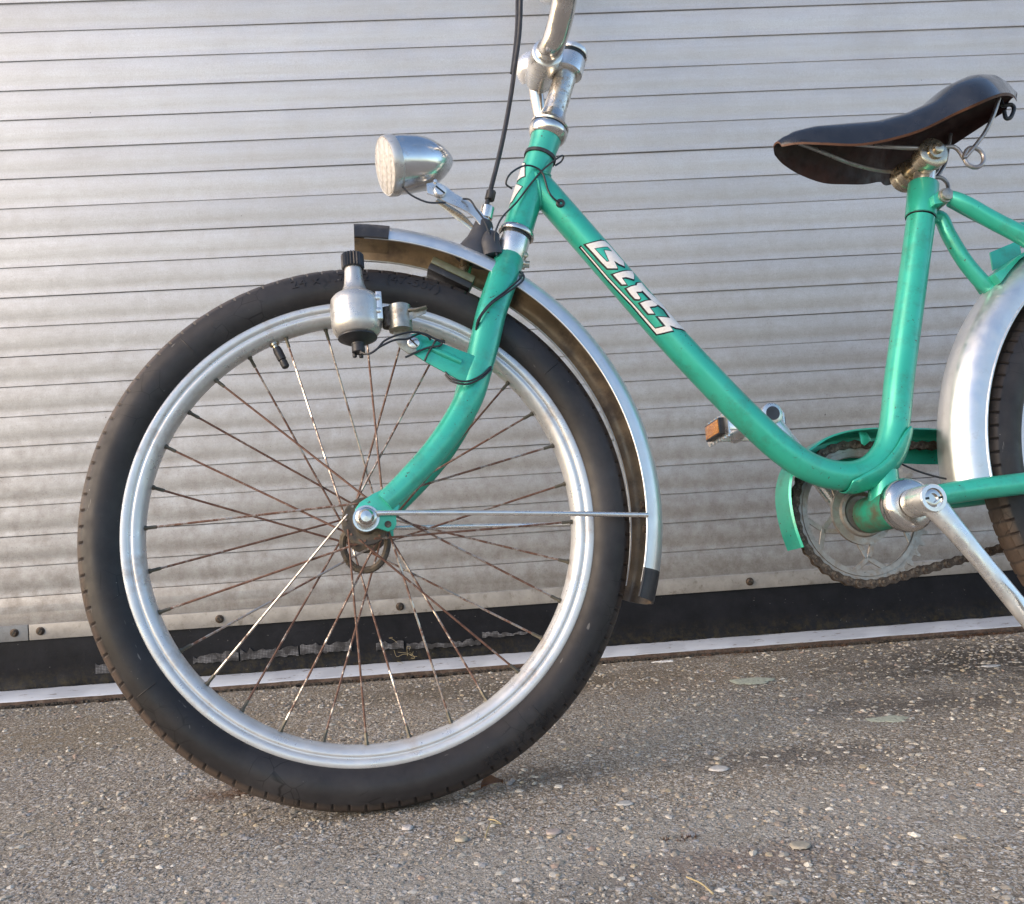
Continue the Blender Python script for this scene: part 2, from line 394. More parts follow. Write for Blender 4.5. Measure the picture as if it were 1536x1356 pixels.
def make_concrete():
    m, nt, b = mat('exposed_aggregate_concrete')
    wp = worldpos(nt)
    warp = node(nt, 'ShaderNodeTexNoise')
    warp.inputs['Scale'].default_value = 90.0
    nt.links.new(wp, warp.inputs['Vector'])
    wv = node(nt, 'ShaderNodeVectorMath', operation='SCALE')
    nt.links.new(warp.outputs['Color'], wv.inputs[0])
    wv.inputs['Scale'].default_value = 0.006
    wa = node(nt, 'ShaderNodeVectorMath', operation='ADD')
    nt.links.new(wp, wa.inputs[0])
    nt.links.new(wv.outputs[0], wa.inputs[1])
    big = noise_tex(nt, wp, 2.3, 5.0, 0.6)
    mid = noise_tex(nt, wp, 14.0, 6.0, 0.7)
    cement = ramp(nt, noise_tex(nt, wp, 160.0, 6.0, 0.75), [(0.3, (0.115, 0.092, 0.068)), (0.72, (0.46, 0.385, 0.295))])
    hs = []
    for scale, thr, seedcol in ((105.0, 0.40, 0), (190.0, 0.44, 1), (330.0, 0.47, 2), (520.0, 0.50, 3)):
        v = node(nt, 'ShaderNodeTexVoronoi')
        v.inputs['Scale'].default_value = scale
        nt.links.new(wa.outputs[0], v.inputs['Vector'])
        sep = node(nt, 'ShaderNodeSeparateColor')
        nt.links.new(v.outputs['Color'], sep.inputs[0])
        pick = ramp(nt, sep.outputs[0], [(0.34 if seedcol else 0.66, 0.0), (0.36 if seedcol else 0.68, 1.0)])
        body = ramp(nt, v.outputs['Distance'], [(thr - 0.08, 1.0), (thr + 0.04, 0.0)])
        f = mth(nt, 'MULTIPLY', pick, body)
        sc_ = ramp(nt, sep.outputs[1], [(0.0, (0.085, 0.075, 0.068)), (0.2, (0.26, 0.215, 0.165)), (0.42, (0.50, 0.435, 0.355)), (0.65, (0.72, 0.665, 0.58)), (0.85, (0.42, 0.415, 0.43)), (1.0, (0.88, 0.85, 0.79))])
        cement = mix(nt, mth(nt, 'MULTIPLY', f, 0.92), cement, sc_)
        hs.append(mth(nt, 'MULTIPLY', f, 0.9 / (1 + seedcol)))
    # darker damp staining along the door and in patches, plus painted shade by the tyre
    sepw = node(nt, 'ShaderNodeSeparateXYZ')
    nt.links.new(wp, sepw.inputs[0])
    stain = ramp(nt, mid, [(0.50, 0.0), (0.70, 0.32)])
    c = mix(nt, stain, cement, (0.16, 0.138, 0.115))
    near = mth(nt, 'ADD', 1.0, mth(nt, 'MULTIPLY', sepw.outputs[1], 2.6), clamp=True)
    lich = mth(nt, 'MULTIPLY', near, ramp(nt, noise_tex(nt, wp, 27.0, 7.0, 0.75), [(0.36, 0.15), (0.62, 0.85)]))
    c = mix(nt, mth(nt, 'MULTIPLY', lich, 0.6), c, (0.165, 0.125, 0.066))
    def spot(cx, cy, rx, ry, amt):
        vsub = node(nt, 'ShaderNodeVectorMath', operation='SUBTRACT')
        nt.links.new(wp, vsub.inputs[0])
        vsub.inputs[1].default_value = (cx, cy, 0.0)
        vs_ = scaled(nt, vsub.outputs[0], (1.0 / rx, 1.0 / ry, 0.0))
        ln = node(nt, 'ShaderNodeVectorMath', operation='LENGTH')
        nt.links.new(vs_, ln.inputs[0])
        d_ = mth(nt, 'ADD', ln.outputs['Value'], mth(nt, 'MULTIPLY', mth(nt, 'SUBTRACT', noise_tex(nt, wp, 24.0, 6.0, 0.75), 0.5), 2.6))
        return ramp(nt, d_, [(0.25, amt), (1.0, 0.0)])
    for cx, cy, rx, ry, amt, colr in (
            (-0.05, -0.80, 0.40, 0.10, 0.42, (0.52, 0.485, 0.43)),
            (0.30, -0.74, 0.30, 0.10, 0.38, (0.52, 0.485, 0.43)),
            (0.28, -0.45, 0.25, 0.09, 0.25, (0.48, 0.445, 0.39)),
            (-0.45, -0.62, 0.20, 0.10, 0.30, (0.44, 0.385, 0.30)),
            (0.30, -0.19, 0.40, 0.09, 0.35, (0.27, 0.195, 0.115)),
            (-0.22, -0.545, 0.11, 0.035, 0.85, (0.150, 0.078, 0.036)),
            (0.06, -0.575, 0.10, 0.05, 0.5, (0.13, 0.085, 0.05)),  # contact shade beside the front tyre, painted into the concrete colour
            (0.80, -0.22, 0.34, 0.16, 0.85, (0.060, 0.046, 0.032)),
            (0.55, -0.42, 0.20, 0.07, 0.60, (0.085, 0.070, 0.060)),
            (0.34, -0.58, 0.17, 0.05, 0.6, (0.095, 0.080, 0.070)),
            (-0.50, -0.25, 0.35, 0.16, 0.45, (0.235, 0.175, 0.095)),
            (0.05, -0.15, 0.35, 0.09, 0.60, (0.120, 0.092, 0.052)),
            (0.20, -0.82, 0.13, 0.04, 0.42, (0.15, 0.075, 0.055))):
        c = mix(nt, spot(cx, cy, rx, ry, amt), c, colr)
    pit = ramp(nt, noise_tex(nt, wp, 210.0, 3.0, 0.6), [(0.34, 0.75), (0.40, 0.0)])
    c = mix(nt, pit, c, (0.045, 0.038, 0.032))
    glint = ramp(nt, noise_tex(nt, wp, 520.0, 2.0, 0.5), [(0.69, 0.0), (0.72, 0.8)])
    c = mix(nt, glint, c, (0.78, 0.74, 0.68))
    rust = ramp(nt, noise_tex(nt, wp, 19.0, 5.0, 0.7), [(0.67, 0.0), (0.73, 0.55)])
    c = mix(nt, rust, c, (0.17, 0.075, 0.055))
    dark = ramp(nt, big, [(0.50, 0.0), (0.72, 0.35)])
    c = mix(nt, dark, c, (0.125, 0.11, 0.095))
    nt.links.new(c, b.inputs['Base Color'])
    b.inputs['Roughness'].default_value = 0.8
    h = mth(nt, 'ADD', mth(nt, 'ADD', hs[0], hs[1]), mth(nt, 'ADD', mth(nt, 'ADD', hs[2], hs[3]), mth(nt, 'MULTIPLY', noise_tex(nt, wp, 260.0, 6.0, 0.75), 0.8)))
    bump(nt, b, h, 0.9, 0.0030)
    return m
M['concrete'] = make_concrete()

def make_stone():
    m, nt, b = mat('pale_aggregate_stone')
    at = node(nt, 'ShaderNodeAttribute', attribute_name='tone')
    c = mix(nt, mth(nt, 'MULTIPLY', noise_tex(nt, worldpos(nt), 500.0, 4.0), 0.55), at.outputs['Color'], (0.13, 0.115, 0.10))
    nt.links.new(c, b.inputs['Base Color'])
    b.inputs['Roughness'].default_value = 0.6
    return m
M['stone'] = make_stone()
M['moss'] = simple('rusty_moss', (0.11, 0.060, 0.035), 0.9, 0.0, 0.5, 90)
M['moss_dark'] = simple('dark_gap_dirt', (0.050, 0.040, 0.030), 0.95, 0.0, 0.5, 120, bmp=0.5)
M['lichen'] = simple('pale_green_lichen', (0.47, 0.49, 0.39), 0.9, 0.0, 0.22, 140, dirt=(0.17, 0.16, 0.12), dirt_amt=0.7, dirt_scale=170, bmp=0.6)
M['white'] = simple('chalky_white', (0.78, 0.77, 0.75), 0.8, 0.0, 0.08, 150)
M['rust_edge'] = simple('rusty_plate_edge', (0.085, 0.055, 0.042), 0.85, 0.0, 0.5, 60, dirt=(0.18, 0.15, 0.12), dirt_amt=0.6, dirt_scale=90, bmp=0.5)
M['leaf'] = simple('dry_brown_leaf', (0.17, 0.075, 0.035), 0.6, 0.0, 0.35, 70)
M['straw'] = simple('dry_straw', (0.42, 0.34, 0.19), 0.6, 0.0, 0.2, 60)

# ------------------------------------------------------------------ mesh builder
def cr(path, sub):
    """Catmull-Rom resampling of a polyline."""
    P = [Vector(p) for p in path]
    if len(P) < 3 or sub <= 1:
        return P, [i for i in range(len(P))]
    out, par = [], []
    for i in range(len(P) - 1):
        p0 = P[i - 1] if i > 0 else P[i] * 2 - P[i + 1]
        p1, p2 = P[i], P[i + 1]
        p3 = P[i + 2] if i + 2 < len(P) else P[i + 1] * 2 - P[i]
        for k in range(sub):
            t = k / sub
            out.append(0.5 * ((2 * p1) + (p2 - p0) * t + (2 * p0 - 5 * p1 + 4 * p2 - p3) * t * t + (3 * p1 - p0 - 3 * p2 + p3) * t ** 3))
            par.append(i + t)
    out.append(P[-1])
    par.append(len(P) - 1)
    return out, par

def frame_axes(d):
    d = d.normalized()
    h = Vector((0, 0, 1)) if abs(d.z) < 0.9 else Vector((1, 0, 0))
    x = h.cross(d).normalized()
    return x, d.cross(x)

class B:
    def __init__(s):
        s.v, s.f, s.m = [], [], []
    def add(s, verts, faces, mi=0):
        o = len(s.v)
        s.v += [tuple(p) for p in verts]
        for f in faces:
            s.f.append(tuple(i + o for i in f))
            s.m.append(mi)
    def tube(s, path, r, n=14, mi=0, caps=True, sub=6, squash=None, closed=False):
        P, par = cr(path, sub)
        R = [r if isinstance(r, (int, float)) else float(np.interp(q, range(len(r)), r)) for q in par]
        N = len(P)
        vs, fs = [], []
        x = None
        for i in range(N):
            a = P[max(i - 1, 0)]
            c = P[min(i + 1, N - 1)]
            if closed:
                a, c = P[i - 1], P[(i + 1) % N]
            d = (c - a).normalized()
            if x is None:
                x, y = frame_axes(d)
            else:
                x = (x - d * x.dot(d)).normalized()
                y = d.cross(x)
            for k in range(n):
                t = 2 * math.pi * k / n
                q = x * math.cos(t) * R[i] + y * math.sin(t) * R[i]
                if squash:
                    ax, fac = squash
                    ax = Vector(ax)
                    q -= ax * q.dot(ax) * (1 - fac)
                vs.append(P[i] + q)
        for i in range(N if closed else N - 1):
            j = (i + 1) % N
            for k in range(n):
                fs.append((i * n + k, i * n + (k + 1) % n, j * n + (k + 1) % n, j * n + k))
        if caps and not closed:
            fs.append(tuple(range(n))[::-1])
            fs.append(tuple((N - 1) * n + k for k in range(n)))
        s.add(vs, fs, mi)
    def lathe(s, o, d, prof, n=24, mi=0, ph=0.0, caps=True):
        o = Vector(o)
        d = Vector(d).normalized()
        x, y = frame_axes(d)
        vs, fs = [], []
        for t, r in prof:
            for k in range(n):
                a = 2 * math.pi * k / n + ph
                vs.append(o + d * t + (x * math.cos(a) + y * math.sin(a)) * r)
        for i in range(len(prof) - 1):
            for k in range(n):
                fs.append((i * n + k, i * n + (k + 1) % n, (i + 1) * n + (k + 1) % n, (i + 1) * n + k))
        if caps and prof[0][1] > 1e-6:
            fs.append(tuple(range(n))[::-1])
        if caps and prof[-1][1] > 1e-6:
            fs.append(tuple((len(prof) - 1) * n + k for k in range(n)))
        s.add(vs, fs, mi)
    def box(s, c, hx, hy, hz, mi=0):
        c, hx, hy, hz = Vector(c), Vector(hx), Vector(hy), Vector(hz)
        vs = [c + hx * i + hy * j + hz * k for i in (-1, 1) for j in (-1, 1) for k in (-1, 1)]
        s.add(vs, [(0, 1, 3, 2), (4, 6, 7, 5), (0, 4, 5, 1), (2, 3, 7, 6), (0, 2, 6, 4), (1, 5, 7, 3)], mi)
    def prism(s, poly, w0, w1, mi=0):
        """polygon of (u, v) extruded along w."""
        n = len(poly)
        vs = [(p[0], w0, p[1]) for p in poly] + [(p[0], w1, p[1]) for p in poly]
        fs = [tuple(range(n)), tuple(range(n, 2 * n))[::-1]] + [(i, n + i, n + (i + 1) % n, (i + 1) % n) for i in range(n)]
        s.add(vs, fs, mi)
    def ring(s, prof, n, mi=0, closed_prof=True):
        """profile of (r, w) swept a full turn about the w axis at the origin."""
        k = len(prof)
        vs, fs = [], []
        for i in range(n):
            a = 2 * math.pi * i / n
            for r, w in prof:
                vs.append((r * math.cos(a), w, r * math.sin(a)))
        for i in range(n):
            for j in range(k if closed_prof else k - 1):
                fs.append((i * k + j, i * k + (j + 1) % k, ((i + 1) % n) * k + (j + 1) % k, ((i + 1) % n) * k + j))
        s.add(vs, fs, mi)
    def mesh(s, name, mats, ang=35.0, bevel=0.0, bseg=2):
        me = bpy.data.meshes.new(name)
        me.from_pydata(s.v, [], s.f)
        for m_ in mats:
            me.materials.append(M[m_])
        me.polygons.foreach_set('material_index', s.m)
        bm = bmesh.new()
        bm.from_mesh(me)
        bmesh.ops.recalc_face_normals(bm, faces=bm.faces)
        if bevel:
            es = [e for e in bm.edges if len(e.link_faces) == 2 and e.calc_face_angle(0) > math.radians(40)]
            bmesh.ops.bevel(bm, geom=es, offset=bevel, segments=bseg, affect='EDGES', profile=0.5, clamp_overlap=True)
        bm.to_mesh(me)
        bm.free()
        me.shade_smooth()
        me.set_sharp_from_angle(angle=math.radians(ang))
        return me
    def build(s, name, mats, parent=None, loc=None, **kw):
        if isinstance(mats, str):
            mats = [mats]
        o = bpy.data.objects.new(name, s.mesh(name, mats, **kw))
        C.objects.link(o)
        if parent is not None:
            o.parent = parent
        if loc is not None:
            o.location = loc
        return o

def put(name, me, parent=None, loc=(0, 0, 0), rot=(0, 0, 0)):
    o = bpy.data.objects.new(name, me)
    C.objects.link(o)
    o.parent = parent
    o.location = loc
    o.rotation_euler = rot
    return o

def tag(o, label, cat, group=None):
    o['label'] = label
    o['category'] = cat
    if group:
        o['group'] = group
    return o

def arc(c, r, a0, a1, n):
    return [(c[0] + r * math.cos(math.radians(a0 + (a1 - a0) * i / (n - 1))), c[1] + r * math.sin(math.radians(a0 + (a1 - a0) * i / (n - 1)))) for i in range(n)]

# ------------------------------------------------------------------ the ground
def smooth_noise(x, y):
    return mnoise.noise(Vector((x, y, 0.0)))

xs = np.concatenate([[-80, -30, -10, -4, -2.2], np.arange(-1.4, 1.8, 0.008), [2.4, 4, 10, 30, 80]])
ys = np.concatenate([[-120, -50, -18, -6, -3, -2.0], np.arange(-1.5, -0.040, 0.008), [-0.0355, -0.0335]])
GX_, GY_ = np.meshgrid(xs, ys, indexing='ij')
Z = np.zeros_like(GX_)
for i in range(len(xs)):
    for j in range(len(ys)):
        x, y = xs[i], ys[j]
        if -1.5 < x < 1.9 and y > -1.6:
            Z[i, j] = 0.0011 * smooth_noise(x * 9, y * 9) + 0.0007 * smooth_noise(x * 45, y * 45) - 0.0012
Z[:, -1] -= 0.006 + 0.003 * rng.random(len(xs))
GY_[:, -1] += rng.normal(0, 0.0016, len(xs))
GY_[:, -2] += rng.normal(0, 0.0010, len(xs)) - 0.002
nx, ny = len(xs), len(ys)
gv = np.stack([GX_, GY_, Z], -1).reshape(-1, 3)
idx = np.arange(nx * ny).reshape(nx, ny)
gf = np.stack([idx[:-1, :-1], idx[1:, :-1], idx[1:, 1:], idx[:-1, 1:]], -1).reshape(-1, 4)
me = bpy.data.meshes.new('ground')
me.from_pydata(gv.tolist(), [], gf.tolist())
me.materials.append(M['concrete'])
me.shade_smooth()
ground = put('ground', me)
ground['kind'] = 'structure'

# stones standing a little proud of the worn concrete: far too many to count
def ico():
    bm = bmesh.new()
    bmesh.ops.create_icosphere(bm, subdivisions=1, radius=1.0)
    v = np.array([p.co[:] for p in bm.verts])
    f = np.array([[p.index for p in q.verts] for q in bm.faces])
    bm.free()
    return v, f
iv, iface = ico()
tones = np.array([(0.30, 0.27, 0.235), (0.42, 0.39, 0.35), (0.52, 0.50, 0.46), (0.33, 0.33, 0.35), (0.22, 0.195, 0.18), (0.40, 0.30, 0.25), (0.62, 0.60, 0.57), (0.45, 0.38, 0.28)])
allv, allf, allc = [], [], []
nst = 34000
for k in range(nst):
    x = rng.uniform(-0.95, 1.25)
    y = rng.uniform(-1.12, -0.045)
    r = min(0.0011 + rng.exponential(0.00085), 0.0042)
    if y < -0.75:
        r *= 1.0
    a = rng.uniform(0, 6.28)
    v = iv * (1 + rng.normal(0, 0.16, iv.shape)) * np.array([r * rng.uniform(0.8, 1.5), r * rng.uniform(0.7, 1.1), r * rng.uniform(0.35, 0.6)])
    ca, sa = math.cos(a), math.sin(a)
    v = np.stack([v[:, 0] * ca - v[:, 1] * sa + x, v[:, 0] * sa + v[:, 1] * ca + y, v[:, 2] - 0.0013 + rng.uniform(-0.0004, 0.0003)], 1)
    allf.append(iface + len(iv) * k)
    allv.append(v)
    t = 1.2 * np.array([1.03, 1.0, 0.93]) * tones[rng.choice(8, p=[.18, .2, .13, .12, .22, .03, .05, .07])] * rng.uniform(0.85, 1.2)
    allc.append(np.repeat([[*t, 1.0]], len(iv), 0))
me = bpy.data.meshes.new('aggregate_stones')
me.from_pydata(np.concatenate(allv).tolist(), [], np.concatenate(allf).tolist())
ca_ = me.color_attributes.new('tone', 'FLOAT_COLOR', 'POINT')
ca_.data.foreach_set('color', np.concatenate(allc).ravel())
me.materials.append(M['stone'])
o = put('aggregate_stones', me)
o['kind'] = 'stuff'
o['label'] = 'small pale aggregate stones showing in the worn concrete'
o['category'] = 'gravel'

# dirt in the joint between threshold and concrete
b = B()
for k in range(2600):
    x = rng.uniform(-1.2, 1.5)
    y = -0.0290 - abs(rng.normal(0, 0.0040))
    r = rng.uniform(0.0012, 0.0042)
    b.add([(x + p[0] * r * rng.uniform(0.8, 1.3), y + p[1] * r, 0.0005 + p[2] * r * 0.8 - 0.001) for p in iv], iface.tolist(), 0)
o = b.build('joint_dirt', 'moss_dark')
o['kind'] = 'stuff'
o['label'] = 'dark crumbly dirt packed in the joint before the threshold'
o['category'] = 'dirt'
b = B()
def tuft(x, y, z, n, L, spread):
    for _ in range(n):
        px, py = x + rng.normal(0, spread), y + rng.normal(0, spread * 0.5)
        a = rng.uniform(0, 6.28)
        l = L * rng.uniform(0.4, 1.2)
        dx, dy = math.cos(a) * l * 0.7, math.sin(a) * l * 0.7
        w = 0.0005
        b.add([(px - w * math.sin(a), py + w * math.cos(a), z - 0.001), (px + w * math.sin(a), py - w * math.cos(a), z - 0.001), (px + dx, py + dy, z + l * 0.6)], [(0, 1, 2)], 0)
for x0, x1, n in ((0.42, 0.62, 16), (0.80, 1.02, 26), (0.30, 0.42, 5), (-0.62, -0.5, 6), (-0.2, 0.1, 5), (1.0, 1.3, 12)):
    for _ in range(n):
        tuft(rng.uniform(x0, x1), -0.036 - abs(rng.normal(0, 0.007)), 0.0, 26, 0.0055, 0.004)
for x, y, n in ((-0.185, -0.535, 30), (-0.215, -0.53, 24), (-0.15, -0.55, 20), (-0.24, -0.545, 14), (0.17, -0.78, 4)):
    for _ in range(n):
        tuft(x + rng.normal(0, 0.012), y + rng.normal(0, 0.008), 0.0, 14, 0.0040, 0.003)
o = b.build('rusty_moss', 'moss')
o['kind'] = 'stuff'
o['label'] = 'short rusty brown moss on the concrete'
o['category'] = 'moss'

# ------------------------------------------------------------------ the roller shutter
shutter = bpy.data.objects.new('roller_shutter', None)
C.objects.link(shutter)
shutter.location = (0.2, 0.0, 0.006)
tag(shutter, 'weathered grey aluminium roller shutter door behind the green bicycle', 'roller shutter')
X0, X1 = -2.3, 2.7
S = 0.04852
Z0 = 1.0896                       # height of one of the joints
prof = [(0.0484, 0.0150), (0.0484, 0.0010), (0.0482, 0.0003), (0.0466, -0.0001), (0.0430, -0.0006), (0.0380, -0.0013), (0.0320, -0.0019), (0.0260, -0.0021), (0.0200, -0.0018), (0.0150, -0.0012), (0.0110, -0.0008), (0.0075, -0.0008), (0.0040, -0.0012), (0.0014, -0.0018), (0.0004, -0.0018), (0.0000, -0.0012), (0.0, 0.0150)]
def slat_mesh(seed):
    r_ = np.random.default_rng(seed)
    xs_ = np.linspace(X0, X1, 61)
    vs, fs = [], []
    k = len(prof)
    a1, a2 = r_.uniform(0, 6, 2)
    for x in xs_:
        wz = 0.00022 * math.sin(x * 3.1 + a1) + 0.00012 * math.sin(x * 11 + a2)
        wy = 0.0004 * math.sin(x * 2.3 + a2)
        for z, y in prof:
            vs.append((x, y + wy, z + wz))
    for i in range(60):
        for j in range(k):
            fs.append((i * k + j, i * k + (j + 1) % k, (i + 1) * k + (j + 1) % k, (i + 1) * k + j))
    fs.append(tuple(range(k)))
    fs.append(tuple(60 * k + j for j in range(k))[::-1])
    me_ = bpy.data.meshes.new('slat')
    me_.from_pydata(vs, [], fs)
    me_.materials.append(M['slat'])
    me_.shade_smooth()
    me_.set_sharp_from_angle(angle=math.radians(40))
    return me_
slats = [slat_mesh(s) for s in range(5)]
for k in range(-8, 20):
    z = Z0 - S * (k + 1)
    o = put('slat', slats[k % 5], shutter, (-0.2 + random.uniform(-0.01, 0.01), 0.004 + random.uniform(-0.0004, 0.0004), z - 0.006 + random.uniform(-0.0002, 0.0003)), (math.radians(random.uniform(-0.5, 0.5)), 0, 0))
b = B()
b.box((0.2, 0.0215, 0.80), (2.5, 0, 0), (0, 0.002, 0), (0, 0, 0.70))
b.build('backing_panel', 'plastic', shutter, (-0.2, 0, -0.006))
# lowest, flat closing profile above the rail
b = B()
b.box((0.2, 0.0085, 0.1448), (2.5, 0, 0), (0, 0.006, 0), (0, 0, 0.0222))
b.build('closing_profile', 'slat', shutter, (-0.2, 0, -0.006), bevel=0.0012)
RZ0, RZ1 = 0.0975, 0.1225
rails = []
for x0, x1 in ((X0, -0.7022), (-0.7005, X1)):
    b = B()
    b.box(((x0 + x1) / 2, -0.0002, (RZ0 + RZ1) / 2), ((x1 - x0) / 2, 0, 0), (0, 0.0024, 0), (0, 0, (RZ1 - RZ0) / 2))
    rails.append(b.build('bottom_rail', 'rail', shutter, (-0.2, 0, -0.006), bevel=0.0006))
b = B()
b.lathe((0, 0, 0), (0, -1, 0), [(0, 0.0068), (0.0010, 0.0068), (0.0014, 0.0052), (0.0030, 0.0050), (0.0040, 0.0038), (0.0042, 0.0)], 16)
b.box((0, -0.0040, 0), (0.0036, 0, 0.001), (0, 0.0004, 0), (-0.0002, 0, 0.0007), 1)
screw_me = b.mesh('screw', ['oily', 'black_ink'])
for x in (-1.5, -1.1, -0.723, -0.6825, -0.399, -0.107, 0.186, 0.479, 0.772, 1.065, 1.36, 1.65):
    put('screw', screw_me, rails[0 if x < -0.7 else 1], (x, -0.0026, 0.1105 + random.uniform(-0.001, 0.001)), (0, random.uniform(0, 3), 0))
# hanging rubber seal
b = B()
xs_ = np.linspace(X0, X1, 420)
rows = [(0.112, 0.003), (0.100, 0.0018), (0.085, 0.0012), (0.065, 0.0008), (0.046, 0.0008), (0.036, 0.0012), (0.026, -0.0004), (0.0205, -0.0008), (0.0190, 0.002), (0.0190, 0.010), (0.112, 0.010)]
vs, fs = [], []
k = len(rows)
for x in xs_:
    for q, (z, y) in enumerate(rows):
        j = rng.normal(0, 0.0009) if 5 <= q <= 8 else rng.normal(0, 0.00012)
        jz = rng.normal(0, 0.0008) if 5 <= q <= 8 else 0
        vs.append((x, y + j + 0.0008 * math.sin(x * 7 + z * 40), z + jz))
for i in range(len(xs_) - 1):
    for j in range(k):
        fs.append((i * k + j, i * k + (j + 1) % k, (i + 1) * k + (j + 1) % k, (i + 1) * k + j))
b.add(vs, fs)
seal = b.build('rubber_seal', 'seal', shutter, (-0.2, 0, -0.006))
# torn canvas layer showing on the seal
def canvas_piece(x0, x1, zt, zb, seed):
    r_ = np.random.default_rng(seed)
    n = max(6, int((x1 - x0) / 0.005))
    vs, fs = [], []
    for i in range(n + 1):
        x = x0 + (x1 - x0) * i / n
        t = zt + r_.normal(0, 0.0018) + 0.002 * math.sin(x * 60)
        bt = zb + r_.normal(0, 0.0012)
        bt = min(bt, t - 0.002)
        vs += [(x, -0.0016, t), (x, -0.0026 + r_.normal(0, 0.0002), (t + bt) / 2), (x, -0.0028, bt), (x, 0.0, bt), (x, 0.0, t)]
    for i in range(n):
        for j in range(5):
            fs.append((i * 5 + j, i * 5 + (j + 1) % 5, (i + 1) * 5 + (j + 1) % 5, (i + 1) * 5 + j))
    q = B()
    q.add(vs, fs)
    q.build('torn_canvas', 'canvas', seal)
canvas_piece(-0.600, -0.540, 0.050, 0.036, 1)
canvas_piece(-0.445, -0.372, 0.0545, 0.041, 2)
canvas_piece(-0.369, -0.276, 0.056, 0.042, 3)
canvas_piece(-0.273, -0.190, 0.058, 0.044, 4)
canvas_piece(-0.150, -0.105, 0.054, 0.041, 5)
canvas_piece(-0.10, 0.022, 0.046, 0.038, 6)
canvas_piece(0.025, 0.10, 0.056, 0.049, 7)
# frayed threads
for x, z in ((-0.098, 0.030), (-0.56, 0.030)):
    q = B()
    for _ in range(7):
        p = Vector((x + rng.normal(0, 0.008), -0.004, z + rng.normal(0, 0.006)))
        path = [p]
        for _ in range(3):
            p = p + Vector((rng.normal(0, 0.007), -abs(rng.normal(0, 0.002)), rng.normal(0, 0.006)))
            path.append(p)
        q.tube(path, 0.0003, 4, sub=3)
    q.build('frayed_thread', 'straw', seal)

# ------------------------------------------------------------------ threshold
b = B()
xs_ = np.linspace(X0, X1, 260)
pr = [(-0.0285, -0.02), (-0.0285, 0.0066), (-0.0278, 0.0080), (-0.0020, 0.0190), (0.030, 0.0192), (0.030, -0.02)]
vs, fs = [], []
k = len(pr)
for x in xs_:
    for q, (y, z) in enumerate(pr):
        vs.append((x, y + (rng.normal(0, 0.0003) if q in (1, 2) else 0), z + (rng.normal(0, 0.0002) if 0 < q < 5 else 0)))
for i in range(len(xs_) - 1):
    for j in range(k):
        fs.append((i * k + j, i * k + (j + 1) % k, (i + 1) * k + (j + 1) % k, (i + 1) * k + j))
b.add(vs, fs)
b.m = [1 if f_ % k == 0 else 0 for f_ in range(len(b.f))]
th = b.build('door_threshold', ['threshold', 'rust_edge'])
tag(th, 'long pale galvanised threshold strip on the ground under the shutter', 'threshold')

# ------------------------------------------------------------------ small things on the concrete
def blob(name, x, y, rx, ry, h, m_, seed, n=46, rough=0.16, ang=0.0):
    r_ = np.random.default_rng(seed)
    ph = r_.uniform(0, 6.28, 6)
    rings = [(1.0, 0.0), (0.93, 0.8), (0.75, 1.0), (0.45, 0.9), (0.2, 1.0)]
    vs, fs = [], []
    for f_, hh in rings:
        for i in range(n):
            a = 2 * math.pi * i / n
            q = 1 + rough * (0.5 * math.sin(3 * a + ph[0]) + 0.35 * math.sin(5 * a + ph[1]) + 0.3 * math.sin(9 * a + ph[2]) + 0.3 * math.sin(17 * a + ph[3]))
            px, py = rx * f_ * q * math.cos(a), ry * f_ * q * math.sin(a)
            vs.append((px * math.cos(ang) - py * math.sin(ang), px * math.sin(ang) + py * math.cos(ang), -0.0004 + hh * h * r_.uniform(0.75, 1.2)))
    for j in range(len(rings) - 1):
        for i in range(n):
            fs.append((j * n + i, j * n + (i + 1) % n, (j + 1) * n + (i + 1) % n, (j + 1) * n + i))
    fs.append(tuple((len(rings) - 1) * n + i for i in range(n)))
    q = B()
    q.add(vs, fs)
    return q.build(name, m_, None, (x, y, 0.0), ang=60)
tag(blob('lichen_patch', *(0.3999, -0.2370), 0.031, 0.020, 0.0010, 'lichen', 3), 'pale green lichen patch on the concrete to the right of the front wheel', 'lichen')
tag(blob('lichen_patch', *(0.4862, -0.4752), 0.024, 0.013, 0.0006, 'lichen', 9, rough=0.25), 'faint grey lichen patch on the concrete towards the right edge', 'lichen')
tag(blob('bird_dropping', *(0.3123, -0.0615), 0.0135, 0.0058, 0.0011, 'white', 5, rough=0.55), 'white splash of bird dropping beside the threshold strip', 'bird dropping')
for (px, py), (rx, ry, h), tone, label, sd_ in (
    ((0.2480, -0.6022), (0.0100, 0.0078, 0.0018), (0.66, 0.64, 0.61), 'largest white pebble set in the concrete, right of the wheel', 21),
    ((0.2571, -0.8048), (0.0085, 0.0068, 0.0018), (0.47, 0.42, 0.33), 'tan pebble set in the concrete at the lower right', 22),
    ((0.1371, -0.6777), (0.0082, 0.0056, 0.0014), (0.58, 0.57, 0.54), 'pale flat oval pebble in the concrete below right of the tyre', 23),
    ((0.0644, -0.7323), (0.0070, 0.0056, 0.0018), (0.50, 0.42, 0.38), 'pinkish pebble in the concrete below the front tyre', 24),
    ((0.7382, -0.2597), (0.0135, 0.006, 0.0016), (0.66, 0.66, 0.66), 'long white pebble near the threshold at the right edge', 25),
    ((-0.0645, -0.6933), (0.0050, 0.0046, 0.0024), (0.64, 0.60, 0.58), 'small round pinkish white pebble directly below the tyre', 26),
    ((-0.0158, -0.7310), (0.0058, 0.005, 0.0026), (0.50, 0.44, 0.33), 'small honey coloured pebble below the tyre', 27)):
    ob = blob('pebble', px, py, rx, ry, h, 'stone', sd_, 20, 0.12)
    at = ob.data.color_attributes.new('tone', 'FLOAT_COLOR', 'POINT')
    at.data.foreach_set('color', list((*tone, 1.0)) * len(ob.data.vertices))
    tag(ob, label, 'pebble', 'pebbles set in the concrete')
